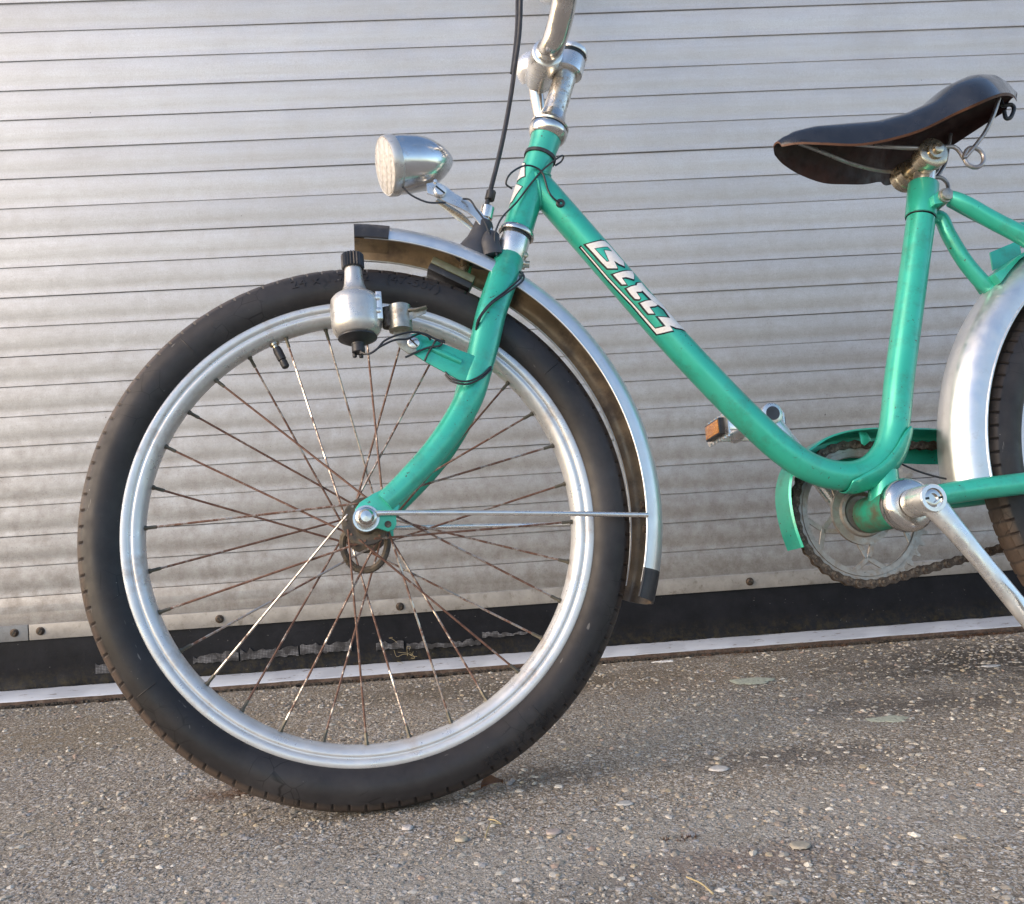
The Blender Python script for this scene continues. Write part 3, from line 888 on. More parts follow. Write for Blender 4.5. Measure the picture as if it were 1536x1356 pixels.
# curled dry leaf at the foot of the tyre
lx, ly = (0.0156, -0.6037)
b = B()
vs, fs = [], []
for i in range(9):
    t = i / 8
    wd = 0.0085 * math.sin(math.pi * min(1, t * 1.05 + 0.02)) ** 0.8
    for j in (-2, -1, 0, 1, 2):
        vs.append((-0.013 + 0.026 * t, j / 2 * wd, 0.0025 + 0.0035 * abs(j / 2) ** 1.5 + 0.004 * math.sin(t * 3.1) + rng.normal(0, 0.0006)))
for i in range(8):
    for j in range(4):
        fs.append((i * 5 + j, i * 5 + j + 1, (i + 1) * 5 + j + 1, (i + 1) * 5 + j))
b.add(vs, fs)
b.tube([(-0.013, 0, 0.003), (-0.020, 0.001, 0.0022), (-0.026, 0.0, 0.001)], 0.0005, 5)
lf = b.build('dry_leaf', 'leaf', None, (lx, ly, 0.0), ang=60)
lf.rotation_euler = (0.2, 0, 0.5)
tag(lf, 'curled dry brown leaf on the concrete behind the front tyre', 'leaf')
for pts, label in (
    ([(0.0050, -0.7341), (0.0106, -0.7074), (0.0191, -0.7045)], 'bent straw on the concrete below the front tyre'),
    ([(0.1540, -0.8464), (0.1612, -0.8617), (0.1659, -0.8771)], 'straight straw near the bottom edge of the concrete'),
    ([(0.0093, -0.6924), (0.0145, -0.6985), (0.0202, -0.7064)], 'short straw lying across the bent straw')):
    b = B()
    b.tube([(x, y, 0.0012 + 0.0012 * (i % 2)) for i, (x, y) in enumerate(pts)], 0.0007, 6, sub=4)
    tag(b.build('straw', 'straw'), label, 'straw', 'straws on the concrete')

# ------------------------------------------------------------------ the bicycle
RT = 0.275
e1 = Vector((0.9940814833, 0.1086370310, 0.0))
ea = Vector((-0.1070475638, 0.9795370882, -0.1704344798))
e2 = Vector((-0.0185154959, 0.1694257605, 0.9853690110))
bike = bpy.data.objects.new('bicycle', None)
C.objects.link(bike)
bike.matrix_world = Matrix.Translation((-0.0904110522, -0.6401599166, 0.0002)) @ Matrix((e1, ea, e2)).transposed().to_4x4()
tag(bike, 'green vintage bicycle with silver mudguards leaning against the roller shutter', 'bicycle')
HUB = (0.0, 0.0, RT)
def part(b, name, mats, **kw):
    return b.build(name, mats, bike, HUB, **kw)
def sub(b, name, mats, parent, **kw):
    return b.build(name, mats, parent, **kw)

# ---- wheels
RS, RC = 0.0230, 0.2520
def tyre_mesh():
    nb = 108
    segs = nb * 8
    phis = [math.radians(a) for a in (-152, -140, -125, -105, -85, -70, -60, -54, -48, -40, -30, -24, -12, 0, 12, 24, 30, 40, 48, 54, 60, 70, 85, 105, 125, 140, 152)]
    vs, fs, tr = [], [], []
    for i in range(segs):
        a = 2 * math.pi * i / segs
        ca, sa = math.cos(a), math.sin(a)
        g = i % 8 == 0
        for p in phis:
            d = abs(math.degrees(p))
            rs = RS
            if d < 56:
                rs += 0.0007
                if g and 26 < d < 50:
                    rs -= 0.0020
                if 20 < d < 27:
                    rs -= 0.0012
            r = RC + rs * math.cos(p)
            w = rs * math.sin(p)
            if d > 130:
                w *= 1.0
            vs.append((r * ca, w, r * sa))
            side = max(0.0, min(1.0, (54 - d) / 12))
            tr.append(1.15 * side * (1.0 if not g else 0.2) * (0.30 + 0.70 * max(0.0, math.cos(a - math.radians(188))) ** 0.7))  # tread dust, with glancing light on the left side painted into it
    k = len(phis)
    for i in range(segs):
        j = (i + 1) % segs
        for q in range(k - 1):
            fs.append((i * k + q, i * k + q + 1, j * k + q + 1, j * k + q))
    me_ = bpy.data.meshes.new('tyre')
    me_.from_pydata(vs, [], fs)
    at_ = me_.attributes.new('tread_dust_light', 'FLOAT', 'POINT')
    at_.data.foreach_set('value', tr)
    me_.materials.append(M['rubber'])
    bm = bmesh.new()
    bm.from_mesh(me_)
    bmesh.ops.recalc_face_normals(bm, faces=bm.faces)
    bm.to_mesh(me_)
    bm.free()
    me_.shade_smooth()
    me_.set_sharp_from_angle(angle=math.radians(32))
    return me_

def sidewall_text(parent, txt, a_mid, size, phi0, outline=False):
    """raised lettering wrapped on the near sidewall, tops outward."""
    cu = bpy.data.curves.new('lettering', 'FONT')
    cu.body = txt
    cu.size = size
    cu.extrude = 0.00028
    cu.align_x = 'CENTER'
    cu.space_character = 1.15
    ob = bpy.data.objects.new('lettering', cu)
    C.objects.link(ob)
    dg = bpy.context.evaluated_depsgraph_get()
    me_ = bpy.data.meshes.new_from_object(ob.evaluated_get(dg))
    bpy.data.objects.remove(ob)
    bpy.data.curves.remove(cu)
    bm = bmesh.new()
    bm.from_mesh(me_)
    bmesh.ops.triangulate(bm, faces=bm.faces)
    for v in bm.verts:
        x, y, z = v.co
        phi = math.radians(phi0) - y / RS
        rs = RS + 0.0001 + (z + 0.00035) * 0.9
        r = RC + rs * math.cos(phi)
        a = math.radians(a_mid) - x / (RC + RS * math.cos(math.radians(phi0)))
        v.co = (r * math.cos(a), -rs * math.sin(phi), r * math.sin(a))
    bm.to_mesh(me_)
    bm.free()
    me_.materials.clear()
    me_.materials.append(M['rubber'])
    o_ = put('lettering', me_, parent)
    return o_

rim_prof = [(0.2355, -0.0132), (0.2352, -0.0142), (0.2335, -0.0152), (0.2300, -0.0154), (0.2276, -0.0148), (0.2264, -0.0138), (0.2256, -0.0126), (0.2246, -0.0125), (0.2238, -0.0134), (0.2215, -0.0134), (0.2190, -0.0122), (0.2160, -0.0095), (0.2142, -0.0060), (0.2136, 0.0)]
rim_prof = rim_prof + [(r, -w) for r, w in rim_prof[::-1][1:]] + [(0.2340, 0.0122), (0.2250, 0.0110), (0.2180, 0.0), (0.2250, -0.0110), (0.2340, -0.0122)]
b = B()
b.ring(rim_prof, 180)
rim_me = b.mesh('wheel', ['rim'], ang=50)
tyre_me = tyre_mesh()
def spoke_me(side, lead):
    """a spoke whose nipple sits at angle 0."""
    q = B()
    wf = -0.0300 if side < 0 else 0.0440
    ha = math.radians(64.0 * lead)
    p0 = Vector((0.0195 * math.cos(ha), wf - 0.0015 * side * lead, 0.0195 * math.sin(ha)))
    p1 = Vector((0.2145, side * 0.003, 0.0))
    d = (p1 - p0).normalized()
    q.tube([p0 - Vector((0, 0.004 * lead, 0)), p0, p0 + d * 0.004], 0.00130, 6, sub=2)
    q.tube([p0 + d * 0.002, p1 - d * 0.011], 0.00122, 6, sub=1)
    q.lathe(p1 - d * 0.0125, d, [(0, 0.0016), (0.001, 0.0019), (0.009, 0.0019), (0.010, 0.0027), (0.014, 0.0027)], 6, 1)
    return q.mesh('spoke', ['spoke', 'nipple'])
SP = {(s_, l_): spoke_me(s_, l_) for s_ in (-1, 1) for l_ in (-1, 1)}
def hub_me(half_n, half_f):
    q = B()
    q.lathe((0, -half_n, 0), (0, 1, 0), [(0.0, 0.0050), (half_n + half_f, 0.0050)], 14)
    q.lathe((0, 0, 0), (0, 1, 0), [(-0.036, 0.0085), (-0.0345, 0.0120), (-0.0318, 0.0135), (-0.0316, 0.0232), (-0.0308, 0.0240), (-0.0290, 0.0240), (-0.0282, 0.0230), (-0.0275, 0.0120), (-0.018, 0.0088), (0.030, 0.0088), (0.0415, 0.0125), (0.0422, 0.0225), (0.0430, 0.0240), (0.0452, 0.0240), (0.0460, 0.0225), (0.0475, 0.0130), (0.050, 0.0095)], 36)
    return q.mesh('hub', ['hub'])
def wheel(loc, name, spin, half_n, half_f):
    w = put(name, rim_me, bike, loc)
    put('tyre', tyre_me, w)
    put('hub', hub_me(half_n, half_f), w)
    for i in range(16):
        for side in (-1, 1):
            a = spin + i * 22.5 + (0 if side < 0 else 11.25)
            lead = -1 if i % 2 == 0 else 1
            put('spoke', SP[(side, lead)], w, (0, 0, 0), (0, -math.radians(a), 0))
    return w
front = wheel(HUB, 'wheel', 176.8, 0.058, 0.066)
rear = wheel((0.9760, 0.0, RT), 'wheel', 3.0, 0.066, 0.072)
# tyre lettering (readable only in part on the photograph)
ty = [c for c in front.children if c.name.startswith('tyre')][0]
sidewall_text(ty, '24 x 1.75x2   (47-507)', 86.5, 0.0145, 82)
sidewall_text(ty, 'MADE IN GDR', -58.0, 0.0125, 80)
sidewall_text(ty, '47-507', -38.0, 0.0100, 78)
# moulding seams across the sidewall
for a in (-52, -146, 36.5, 131):
    b = B()
    a = math.radians(a)
    path = []
    for d in range(58, 118, 6):
        p = math.radians(d)
        r = RC + (RS + 0.0001) * math.cos(p)
        path.append((r * math.cos(a), -(RS + 0.0001) * math.sin(p), r * math.sin(a)))
    b.tube(path, 0.00045, 5, sub=1)
    sub(b, 'moulding_seam', 'rubber', ty)
# fuzzy cleaning ring hanging loosely round the hub
b = B()
hc = Vector((-0.0019, 0.006, -0.0204))
pts_ = []
for k in range(28):
    a = 2 * math.pi * k / 28
    pts_.append((hc.x + 0.0225 * math.cos(a) * (1 + 0.05 * math.sin(3 * a)), hc.y + 0.003 * math.sin(2 * a), hc.z + 0.0245 * math.sin(a)))
b.tube(pts_, 0.0036, 8, sub=1, closed=True)
for k in range(900):
    a = rng.uniform(0, 6.283)
    p = Vector((hc.x + 0.0225 * math.cos(a), hc.y, hc.z + 0.0245 * math.sin(a)))
    d = Vector(rng.normal(0, 1, 3)).normalized() * rng.uniform(0.004, 0.0075)
    w_ = d.cross(Vector(rng.normal(0, 1, 3))).normalized() * 0.0004
    b.add([p + w_, p - w_, p + d], [(0, 1, 2)], 0)
part(b, 'hub_ring', 'hub')
# valve
va = math.atan2(0.2046, -0.0864)
b = B()
vd = Vector((-math.cos(va), 0, -math.sin(va)))
vo = Vector((0.2145 * math.cos(va), 0, 0.2145 * math.sin(va)))
b.lathe(vo, vd, [(0, 0.0052), (0.003, 0.0052), (0.0032, 0.0036), (0.006, 0.0036)], 14, 1)
b.lathe(vo + vd * 0.006, vd, [(0, 0.0042), (0.004, 0.0048), (0.014, 0.0046), (0.0145, 0.0034), (0.018, 0.0034)], 14, 0)
b.lathe(vo + vd * 0.018, vd, [(0, 0.0030), (0.0025, 0.0030)], 12, 2)
b.lathe(vo + vd * 0.0205, vd, [(0, 0.0036), (0.002, 0.0041), (0.008, 0.0040), (0.0095, 0.0026), (0.0098, 0.0)], 12, 0)
sub(b, 'valve', ['plastic', 'brass', 'bright'], front)
# axle nuts
b = B()
b.lathe((0, -0.0500, 0), (0, -1, 0), [(0, 0.0128), (0.0020, 0.0128), (0.0021, 0.0112), (0.0045, 0.0110)], 24)
b.lathe((0, -0.0545, 0), (0, -1, 0), [(0, 0.0100), (0.0050, 0.0100), (0.0062, 0.0088), (0.0064, 0.0078), (0.0100, 0.0074), (0.0132, 0.0052), (0.0138, 0.0)], 6 * 4, 0)
part(b, 'axle_nut', ['chrome'], ang=40)
b = B()
b.lathe((0, 0.058, 0), (0, 1, 0), [(0, 0.0115), (0.002, 0.0115), (0.0022, 0.0090), (0.008, 0.0088), (0.0085, 0.005), (0.014, 0.005)], 18)
part(b, 'axle_nut', ['chrome'])

# ---- frame
RM = 0.0166
main_path = [(0.2120, 0, 0.3775), (0.2620, 0, 0.3080), (0.3440, 0, 0.1930), (0.4010, 0, 0.1195), (0.4400, 0, 0.0735), (0.4640, 0, 0.0490), (0.4870, 0, 0.0315), (0.5130, 0, 0.0205), (0.5400, 0, 0.0175), (0.5640, 0, 0.0240), (0.5840, 0, 0.0400), (0.5960, 0, 0.0600), (0.6045, 0, 0.0840), (0.6190, 0, 0.1330), (0.6520, 0, 0.2320), (0.6822, 0, 0.3235)]
b = B()
b.tube(main_path, RM, 28, sub=8)
frame = part(b, 'frame', 'green')
b = B()
hd = (Vector((0.2311, 0, 0.4334)) - Vector((0.1851, 0, 0.3151))).normalized()
hb = Vector((0.1851, 0, 0.3151))
b.lathe(hb, hd, [(0.0035, 0.0178), (0.006, 0.0172), (0.012, 0.0170), (0.110, 0.0166), (0.1215, 0.0176), (0.126, 0.0180)], 32)
# weld bead where the main tube meets the head tube
hm = Vector((0.2040, 0, 0.3640))
sub(b, 'head_tube', 'green', frame)
b = B()
md = Vector((0.05, 0, -0.0695)).normalized()
mx = Vector((0, 1, 0))
my = md.cross(mx)
wp_ = []
for i in range(40):
    a = 2 * math.pi * i / 40
    base = Vector((0.2120, 0, 0.3775)) + (mx * math.cos(a) + my * math.sin(a)) * (RM + 0.0002)
    # slide along the main tube until the head tube surface is met
    for st in range(60):
        p = base + md * (st * 0.0008 - 0.02)
        d_ = (p - hb) - hd * (p - hb).dot(hd)
        if d_.length > 0.0168 and (p - hb).dot(Vector((hd.z, 0, -hd.x))) > 0:
            break
    wp_.append(p)
b.tube(wp_, 0.0019, 8, sub=2, closed=True)
sub(b, 'weld_bead', 'green', frame)
b = B()
sd_ = (Vector((0.6945, 0, 0.3705)) - Vector((0.6822, 0, 0.3265))).normalized()
so = Vector((0.6822, 0, 0.3255))
b.lathe(so, sd_, [(0.0004, 0.0172), (0.0012, 0.0180), (0.0440, 0.0180), (0.0452, 0.0172), (0.0452, 0.0132)], 32)
sub(b, 'seat_collar', 'green', frame)
b = B()
b.lathe(so, sd_, [(-0.0008, 0.0168), (-0.0008, 0.0174), (0.0004, 0.0174)], 32)
sub(b, 'collar_joint', 'black_ink', frame)
BBU, BBV = 0.5725, -0.0245
b = B()
b.lathe((BBU, -0.036, BBV), (0, 1, 0), [(0, 0.0200), (0.001, 0.0210), (0.071, 0.0210), (0.072, 0.0200)], 32)
sub(b, 'bottom_bracket_shell', 'green_dirty', frame)
# saddle-shaped bracket that carries the shell under the bent tube
b = B()
vs, fs = [], []
gp, gpar = cr([(0.5300, 0, 0.0185), (0.5400, 0, 0.0175), (0.5640, 0, 0.0240), (0.5840, 0, 0.0400), (0.5960, 0, 0.0600), (0.6000, 0, 0.0700)], 4)
for i, p in enumerate(gp):
    d = (gp[min(i + 1, len(gp) - 1)] - gp[max(i - 1, 0)]).normalized()
    nrm = Vector((d.z, 0, -d.x))          # away from the hollow of the bend
    t = i / (len(gp) - 1)
    half = math.radians(60 + 36 * math.sin(math.pi * min(1, t * 1.0)) )
    for k in range(17):
        a = -half + 2 * half * k / 16
        vs.append(p + (nrm * math.cos(a) + Vector((0, 1, 0)) * math.sin(a)) * (RM + 0.0022))
for i in range(len(gp) - 1):
    for k in range(16):
        fs.append((i * 17 + k, i * 17 + k + 1, (i + 1) * 17 + k + 1, (i + 1) * 17 + k))
b.add(vs, fs)
g = sub(b, 'bracket_lug', 'green', frame)
mod = g.modifiers.new('solid', 'SOLIDIFY')
mod.thickness = 0.0018
mod.offset = 1.0
b = B()
b.tube([(0.5905, -0.0150, -0.0205), (0.6232, -0.030, -0.0150), (0.660, -0.0400, -0.0125), (0.7136, -0.0475, -0.0108), (0.930, -0.054, 0.0)], [0.0105, 0.0122, 0.0122, 0.0120, 0.0085], 20, sub=6)
sub(b, 'chainstay', 'green', frame)
b = B()
b.tube([(0.5905, 0.0150, -0.0205), (0.6232, 0.030, -0.0150), (0.660, 0.0380, -0.0125), (0.7136, 0.0440, -0.0108), (0.930, 0.054, 0.0)], [0.0105, 0.0115, 0.0115, 0.0115, 0.0085], 20, sub=6)
sub(b, 'chainstay', 'green', frame)
b = B()
b.tube([(0.7040, -0.0230, 0.3420), (0.7110, -0.0265, 0.3370), (0.7232, -0.030, 0.3270), (0.7500, -0.034, 0.3050), (0.7816, -0.040, 0.2806), (0.8400, -0.046, 0.2340), (0.9050, -0.052, 0.1650), (0.9550, -0.056, 0.0150)], [0.0070, 0.0085, 0.0098, 0.0104, 0.0106, 0.0106, 0.0100, 0.0080], 18, sub=6)
sub(b, 'seat_stay', 'green', frame)
b = B()
b.tube([(0.7438, 0.024, 0.3573), (0.7857, 0.03, 0.3379), (0.8198, 0.034, 0.3256), (0.8747, 0.038, 0.3274), (0.900, 0.046, 0.300), (0.985, 0.056, 0.270), (1.000, 0.056, 0.150), (0.968, 0.056, 0.012)], 0.0065, 16, sub=6)
sub(b, 'carrier_tube', 'green', frame)
b = B()
b.lathe((0.7000, -0.0330, 0.3405), (0, 1, 0), [(0, 0.0060), (0.0005, 0.0072), (0.004, 0.0074), (0.0042, 0.0088), (0.0062, 0.0088), (0.062, 0.0088), (0.066, 0.0070)], 20)
sub(b, 'clamp_bolt', 'zinc', frame)
b = B()
b.prism([(0.6850, 0.3420), (0.6990, 0.3500), (0.7060, 0.3420), (0.7040, 0.3330), (0.6850, 0.3300)], -0.026, 0.026, 0)
sub(b, 'clamp_lug', 'green', frame, bevel=0.0012)
b = B()
b.tube([(0.6930, 0, 0.3270), (0.7090, 0, 0.3240), (0.7150, 0, 0.3030), (0.7290, 0, 0.2690), (0.7470, 0, 0.2410), (0.7560, 0, 0.2330)], [0.0085, 0.0086, 0.0088, 0.0092, 0.0096, 0.0090], 18, sub=6)
sub(b, 'mudguard_strut', 'green', frame)
b = B()
b.prism([(0.7500, 0.2440), (0.7640, 0.2500), (0.7840, 0.2640), (0.8150, 0.2800), (0.8150, 0.2770), (0.7860, 0.2600), (0.7680, 0.2440), (0.7560, 0.2320)], -0.020, 0.020, 0)
sub(b, 'strut_bridge', 'green', frame, bevel=0.0008)
b = B()
b.prism([(0.7860, 0.2660), (0.8300, 0.2830), (0.8300, 0.3050), (0.7870, 0.2900)], 0.026, 0.028, 0)
sub(b, 'lock_plate', 'green', frame)
b = B()
b.tube([(0.5760, 0, 0.0200), (0.5745, 0, 0.0020), (BBU, 0, BBV)], [0.0170, 0.0168, 0.0190], 24, sub=5)
sub(b, 'bracket_neck', 'green', frame)
# cable loop and lower brake wire
b = B()
b.tube([(0.5990, 0.004, 0.0300), (0.6250, 0.004, 0.0170), (0.6550, 0.0, 0.0060), (0.6900, 0, 0.0005), (0.76, 0, 0.002)], 0.0012, 8)
part(b, 'cable', 'wire')

# lettering on the main tube, wrapped round it
t0 = Vector((0.2220, 0, 0.3635))
td = (Vector((0.4010, 0, 0.1195)) - Vector((0.2620, 0, 0.3080))).normalized()
tq = Vector((0.2620, 0, 0.3080))
tup = Vector((-td.z, 0, td.x))
if tup.z < 0:
    tup = -tup
def on_tube(s_, ph, r):
    """s along the tube, ph round it: 0 faces the near side, positive upward."""
    # the tube is very slightly bowed: follow the real centre line
    c = tq + td * s_
    best = min(MP, key=lambda q: abs((q - tq).dot(td) - s_))
    off = (best - tq).dot(tup)
    c = c + tup * off
    return c + (Vector((0, -1, 0)) * math.cos(ph) + tup * math.sin(ph)) * r
MP, _ = cr(main_path, 40)
MP = MP[:300]
def decal(bld, poly, hole, r, mi, surf=on_tube):
    bm = bmesh.new()
    vs_ = [bm.verts.new((p[0] * 100, p[1], 0)) for p in poly]
    es_ = [bm.edges.new((vs_[i], vs_[(i + 1) % len(vs_)])) for i in range(len(vs_))]
    if hole:
        hv = [bm.verts.new((p[0] * 100, p[1], 0)) for p in hole]
        es_ += [bm.edges.new((hv[i], hv[(i + 1) % len(hv)])) for i in range(len(hv))]
    bmesh.ops.triangle_fill(bm, use_beauty=True, use_dissolve=False, edges=es_)
    for _ in range(4):
        long_e = [e for e in bm.edges if abs(e.verts[0].co.y - e.verts[1].co.y) > 0.16 or abs(e.verts[0].co.x - e.verts[1].co.x) > 0.8]
        if not long_e:
            break
        bmesh.ops.subdivide_edges(bm, edges=long_e, cuts=1)
        bmesh.ops.triangulate(bm, faces=bm.faces)
    bm.verts.index_update()
    bld.add([surf(v.co.x / 100, v.co.y, r) for v in bm.verts], [tuple(v.index for v in f.verts) for f in bm.faces], mi)
    bm.free()
def grow(poly, d, r):
    """offset a polygon outward by d metres in tube coordinates."""
    P = [Vector((p[0], p[1] * r)) for p in poly]
    A = sum(P[i].x * P[(i + 1) % len(P)].y - P[(i + 1) % len(P)].x * P[i].y for i in range(len(P)))
    sg = 1 if A > 0 else -1
    out = []
    for i in range(len(P)):
        a, b_, c = P[i - 1], P[i], P[(i + 1) % len(P)]
        n1 = Vector(((b_ - a).y, -(b_ - a).x)).normalized() * sg
        n2 = Vector(((c - b_).y, -(c - b_).x)).normalized() * sg
        n = n1 + n2
        n = n1 if n.length < 0.3 else n.normalized() * min(1 / max(0.45, n.normalized().dot(n1)), 2.0)
        q = b_ + n * d
        out.append((q.x, q.y / r))
    return out
LET = [
    # B
    ([(0.00959, -0.6672), (0.01402, -0.1427), (0.01970, 0.5803), (0.02459, 0.6783), (0.03463, 0.6737), (0.04468, 0.6545), (0.05081, 0.7038), (0.05594, 0.4037), (0.05036, 0.1888), (0.04407, 0.0526), (0.05170, -0.0812), (0.05287, -0.1266), (0.04551, -0.5949), (0.03635, -0.6314), (0.02333, -0.6403)],
     [(0.01911, -0.4125), (0.02239, -0.0941), (0.02714, 0.4180), (0.03452, 0.4518), (0.02823, 0.0151), (0.04121, -0.2241), (0.03968, -0.3668), (0.02817, -0.4014)]),
    # l
    ([(0.05482, -0.5921), (0.05912, -0.0177), (0.06548, 0.7683), (0.07064, 0.5379), (0.07392, 0.2769), (0.06653, -0.0589), (0.06395, -0.3025), (0.07286, -0.3508), (0.06967, -0.5709), (0.06217, -0.5802)], None),
    # i t
    ([(0.07662, -0.5203), (0.07829, -0.1851), (0.08115, 0.1292), (0.07962, 0.2896), (0.08183, 0.6380), (0.09373, 0.5749), (0.10853, 0.8427), (0.11637, 1.0191), (0.11847, 0.7703), (0.11491, 0.4629), (0.10364, 0.2572), (0.08954, 0.1935), (0.08973, 0.0674), (0.08611, -0.2001), (0.09455, -0.2540), (0.09491, -0.3432), (0.09152, -0.5391), (0.08419, -0.5509)], None),
    # t
    ([(0.09874, -0.4754), (0.10100, -0.0939), (0.10453, 0.2569), (0.11273, 0.4064), (0.11217, 0.1853), (0.10843, -0.1915), (0.11756, -0.2304), (0.11345, -0.5039), (0.10593, -0.5040)], None),
    # z running back into the underline
    ([(0.12310, -0.1959), (0.13287, 0.4521), (0.12095, 0.5971), (0.11491, 0.4629), (0.11759, 0.9237), (0.13713, 0.8064), (0.15336, 0.8409), (0.14546, 0.2787), (0.13849, 0.0100), (0.14518, -0.0508), (0.13633, -1.0030), (0.09314, -0.9757), (0.05369, -1.1024), (0.00733, -1.0768), (0.00752, -0.9946), (0.05360, -0.9801), (0.09297, -0.8624), (0.13071, -0.8374), (0.13658, -0.2201)], None),
]
b = B()
for poly, hole in LET:
    decal(b, [(p[0] - 0.0002, p[1] - 0.045) for p in grow(poly, 0.0015, RM)], None, RM + 0.00025, 1)
    decal(b, poly, hole, RM + 0.00055, 0)
    if hole:
        decal(b, hole, None, RM + 0.00042, 1)
        decal(b, grow(hole, -0.0008, RM), None, RM + 0.00062, 2)
sub(b, 'lettering', ['white_ink', 'black_ink', 'green'], frame)
# badge on the head tube
hf = Vector((-hd.z, 0, hd.x))
def on_head(s_, ph, r):
    return hb + hd * s_ + (Vector((0, -1, 0)) * math.cos(ph) + hf * math.sin(ph)) * r
b = B()
for poly in ([(0.08446, 1.5738), (0.08052, 1.0289), (0.06250, 0.6690), (0.05836, 1.5757), (0.06957, 1.3548)], [(0.05690, 1.5753), (0.04875, 0.6287), (0.03115, 1.1194), (0.02948, 1.5739), (0.04049, 1.5745)]):
    decal(b, grow(poly, 0.0009, 0.017), None, 0.0169 + 0.0003, 1, on_head)
    decal(b, poly, None, 0.0169 + 0.0006, 0, on_head)
sub(b, 'badge', ['white_ink', 'black_ink'], frame)
b = B()
b.lathe(hb + hd * 0.0965, hd, [(0, 0.0168), (0.0002, 0.0186), (0.0042, 0.0186), (0.0044, 0.0168)], 32)
part(b, 'rubber_band', 'plastic')
b = B()
gd = Vector((0.03, -1.0, 0.02)).normalized()
b.lathe((0.2345, -0.0150, 0.3425), gd, [(0, 0.0052), (0.0026, 0.0050), (0.0032, 0.0042), (0.0030, 0.0022), (0.0010, 0.0020), (0.0010, 0)], 18)
part(b, 'cable_grommet', 'plastic')

# ---- headset, stem and handlebar
b = B()
b.lathe(hb, hd, [(0.1235, 0.0182), (0.1255, 0.0205), (0.130, 0.0222), (0.1345, 0.0228), (0.1365, 0.0218)], 36, 0)
b.lathe(hb, hd, [(0.1366, 0.0212), (0.1385, 0.0212)], 36, 1)
b.lathe(hb, hd, [(0.1385, 0.0218), (0.1405, 0.0226), (0.1420, 0.0215), (0.1440, 0.0185), (0.150, 0.0160), (0.158, 0.0142)], 36, 0)
part(b, 'headset', ['chrome', 'black_ink'])
b = B()
b.lathe(hb, hd, [(0.0035, 0.0186), (0.0022, 0.0198), (-0.0010, 0.0206), (-0.0030, 0.0202), (-0.0034, 0.0180)], 36, 0)
b.lathe(hb, hd, [(-0.0034, 0.0178), (-0.0055, 0.0178)], 36, 1)
part(b, 'headset', ['chrome', 'black_ink'])
b = B()
b.lathe(hb, hd, [(0.150, 0.0132), (0.222, 0.0132)], 24)
stem = part(b, 'handlebar_stem', 'chrome_pitted')
HBC = Vector((0.2362, 0.0, 0.5235))         # clamp centre
b = B()
b.lathe(HBC, (0, 1, 0), [(-0.0270, 0.0155), (-0.0255, 0.0178), (-0.012, 0.0184), (0.0260, 0.0178), (0.0320, 0.0150), (0.0345, 0.0)], 30)
stc = hb + hd * 0.222
b.tube([HBC, (HBC + stc) / 2 + Vector((0, 0, 0.002)), stc + hd * 0.002], [0.0165, 0.0150, 0.0165], 20, sub=6, squash=((0, 1, 0), 1.0))
b.lathe(hb, hd, [(0.2120, 0.0165), (0.2140, 0.0188), (0.2320, 0.0188), (0.2340, 0.0175)], 30)
sub(b, 'stem_clamp', 'bright', stem)
b = B()
b.lathe(hb, hd, [(0.2340, 0.0168), (0.2390, 0.0168)], 30, 1)
b.lathe(hb, hd, [(0.2390, 0.0180), (0.2405, 0.0186), (0.2450, 0.0178), (0.2490, 0.0130), (0.2505, 0.0)], 30, 0)
sub(b, 'stem_cap', ['bright', 'black_ink'], stem)
b = B()
RB = 0.0138
near_bar = [tuple(HBC), (HBC.x, -0.030, HBC.z + 0.0), (0.2376, -0.046, 0.5188), (0.2425, -0.062, 0.5307), (0.2463, -0.08, 0.5464), (0.2499, -0.1, 0.5720), (0.272, -0.150, 0.680), (0.290, -0.240, 0.790), (0.330, -0.330, 0.865), (0.390, -0.372, 0.880), (0.450, -0.385, 0.880)]
b.tube(near_bar, RB, 20, sub=8)
far_bar = [tuple(HBC), (HBC.x, 0.030, HBC.z), (0.2545, 0.046, 0.5617), (0.2707, 0.062, 0.6064), (0.2884, 0.08, 0.6582), (0.3056, 0.1, 0.7144), (0.300, 0.180, 0.760), (0.315, 0.280, 0.880), (0.340, 0.350, 0.960), (0.400, 0.385, 0.990), (0.460, 0.395, 0.990)]
b.tube(far_bar, RB, 20, sub=8)
bar = part(b, 'handlebar', 'chrome')
for s_ in (-1, 1):
    b = B()
    b.tube([(0.365, -0.360, 0.876), (0.395, -0.373, 0.880), (0.460, -0.387, 0.880)] if s_ < 0 else [(0.375, 0.374, 0.983), (0.400, 0.385, 0.990), (0.470, 0.397, 0.990)], [0.0165, 0.0170, 0.0165], 18, sub=5)
    sub(b, 'grip', 'plastic', bar)
# bell on the far side and the lever pivot below it
b = B()
b.lathe((0.2260, 0.044, 0.5545), (-0.86, -0.36, 0.26), [(-0.010, 0.006), (-0.008, 0.0185), (-0.0060, 0.0205)], 30, 1)
b.lathe((0.2260, 0.044, 0.5545), (-0.86, -0.36, 0.26), [(-0.0060, 0.0212), (0.000, 0.0190), (0.006, 0.0140), (0.010, 0.0070), (0.011, 0.0)], 30, 0)
part(b, 'bell', ['white_disc', 'plastic'])
b = B()
b.tube([(0.2315, 0.03, 0.5184), (0.2331, 0.034, 0.5015), (0.2367, 0.04, 0.4769), (0.2454, 0.05, 0.4626)], [0.0085, 0.0085, 0.0075, 0.006], 14)
part(b, 'brake_lever', 'chrome')

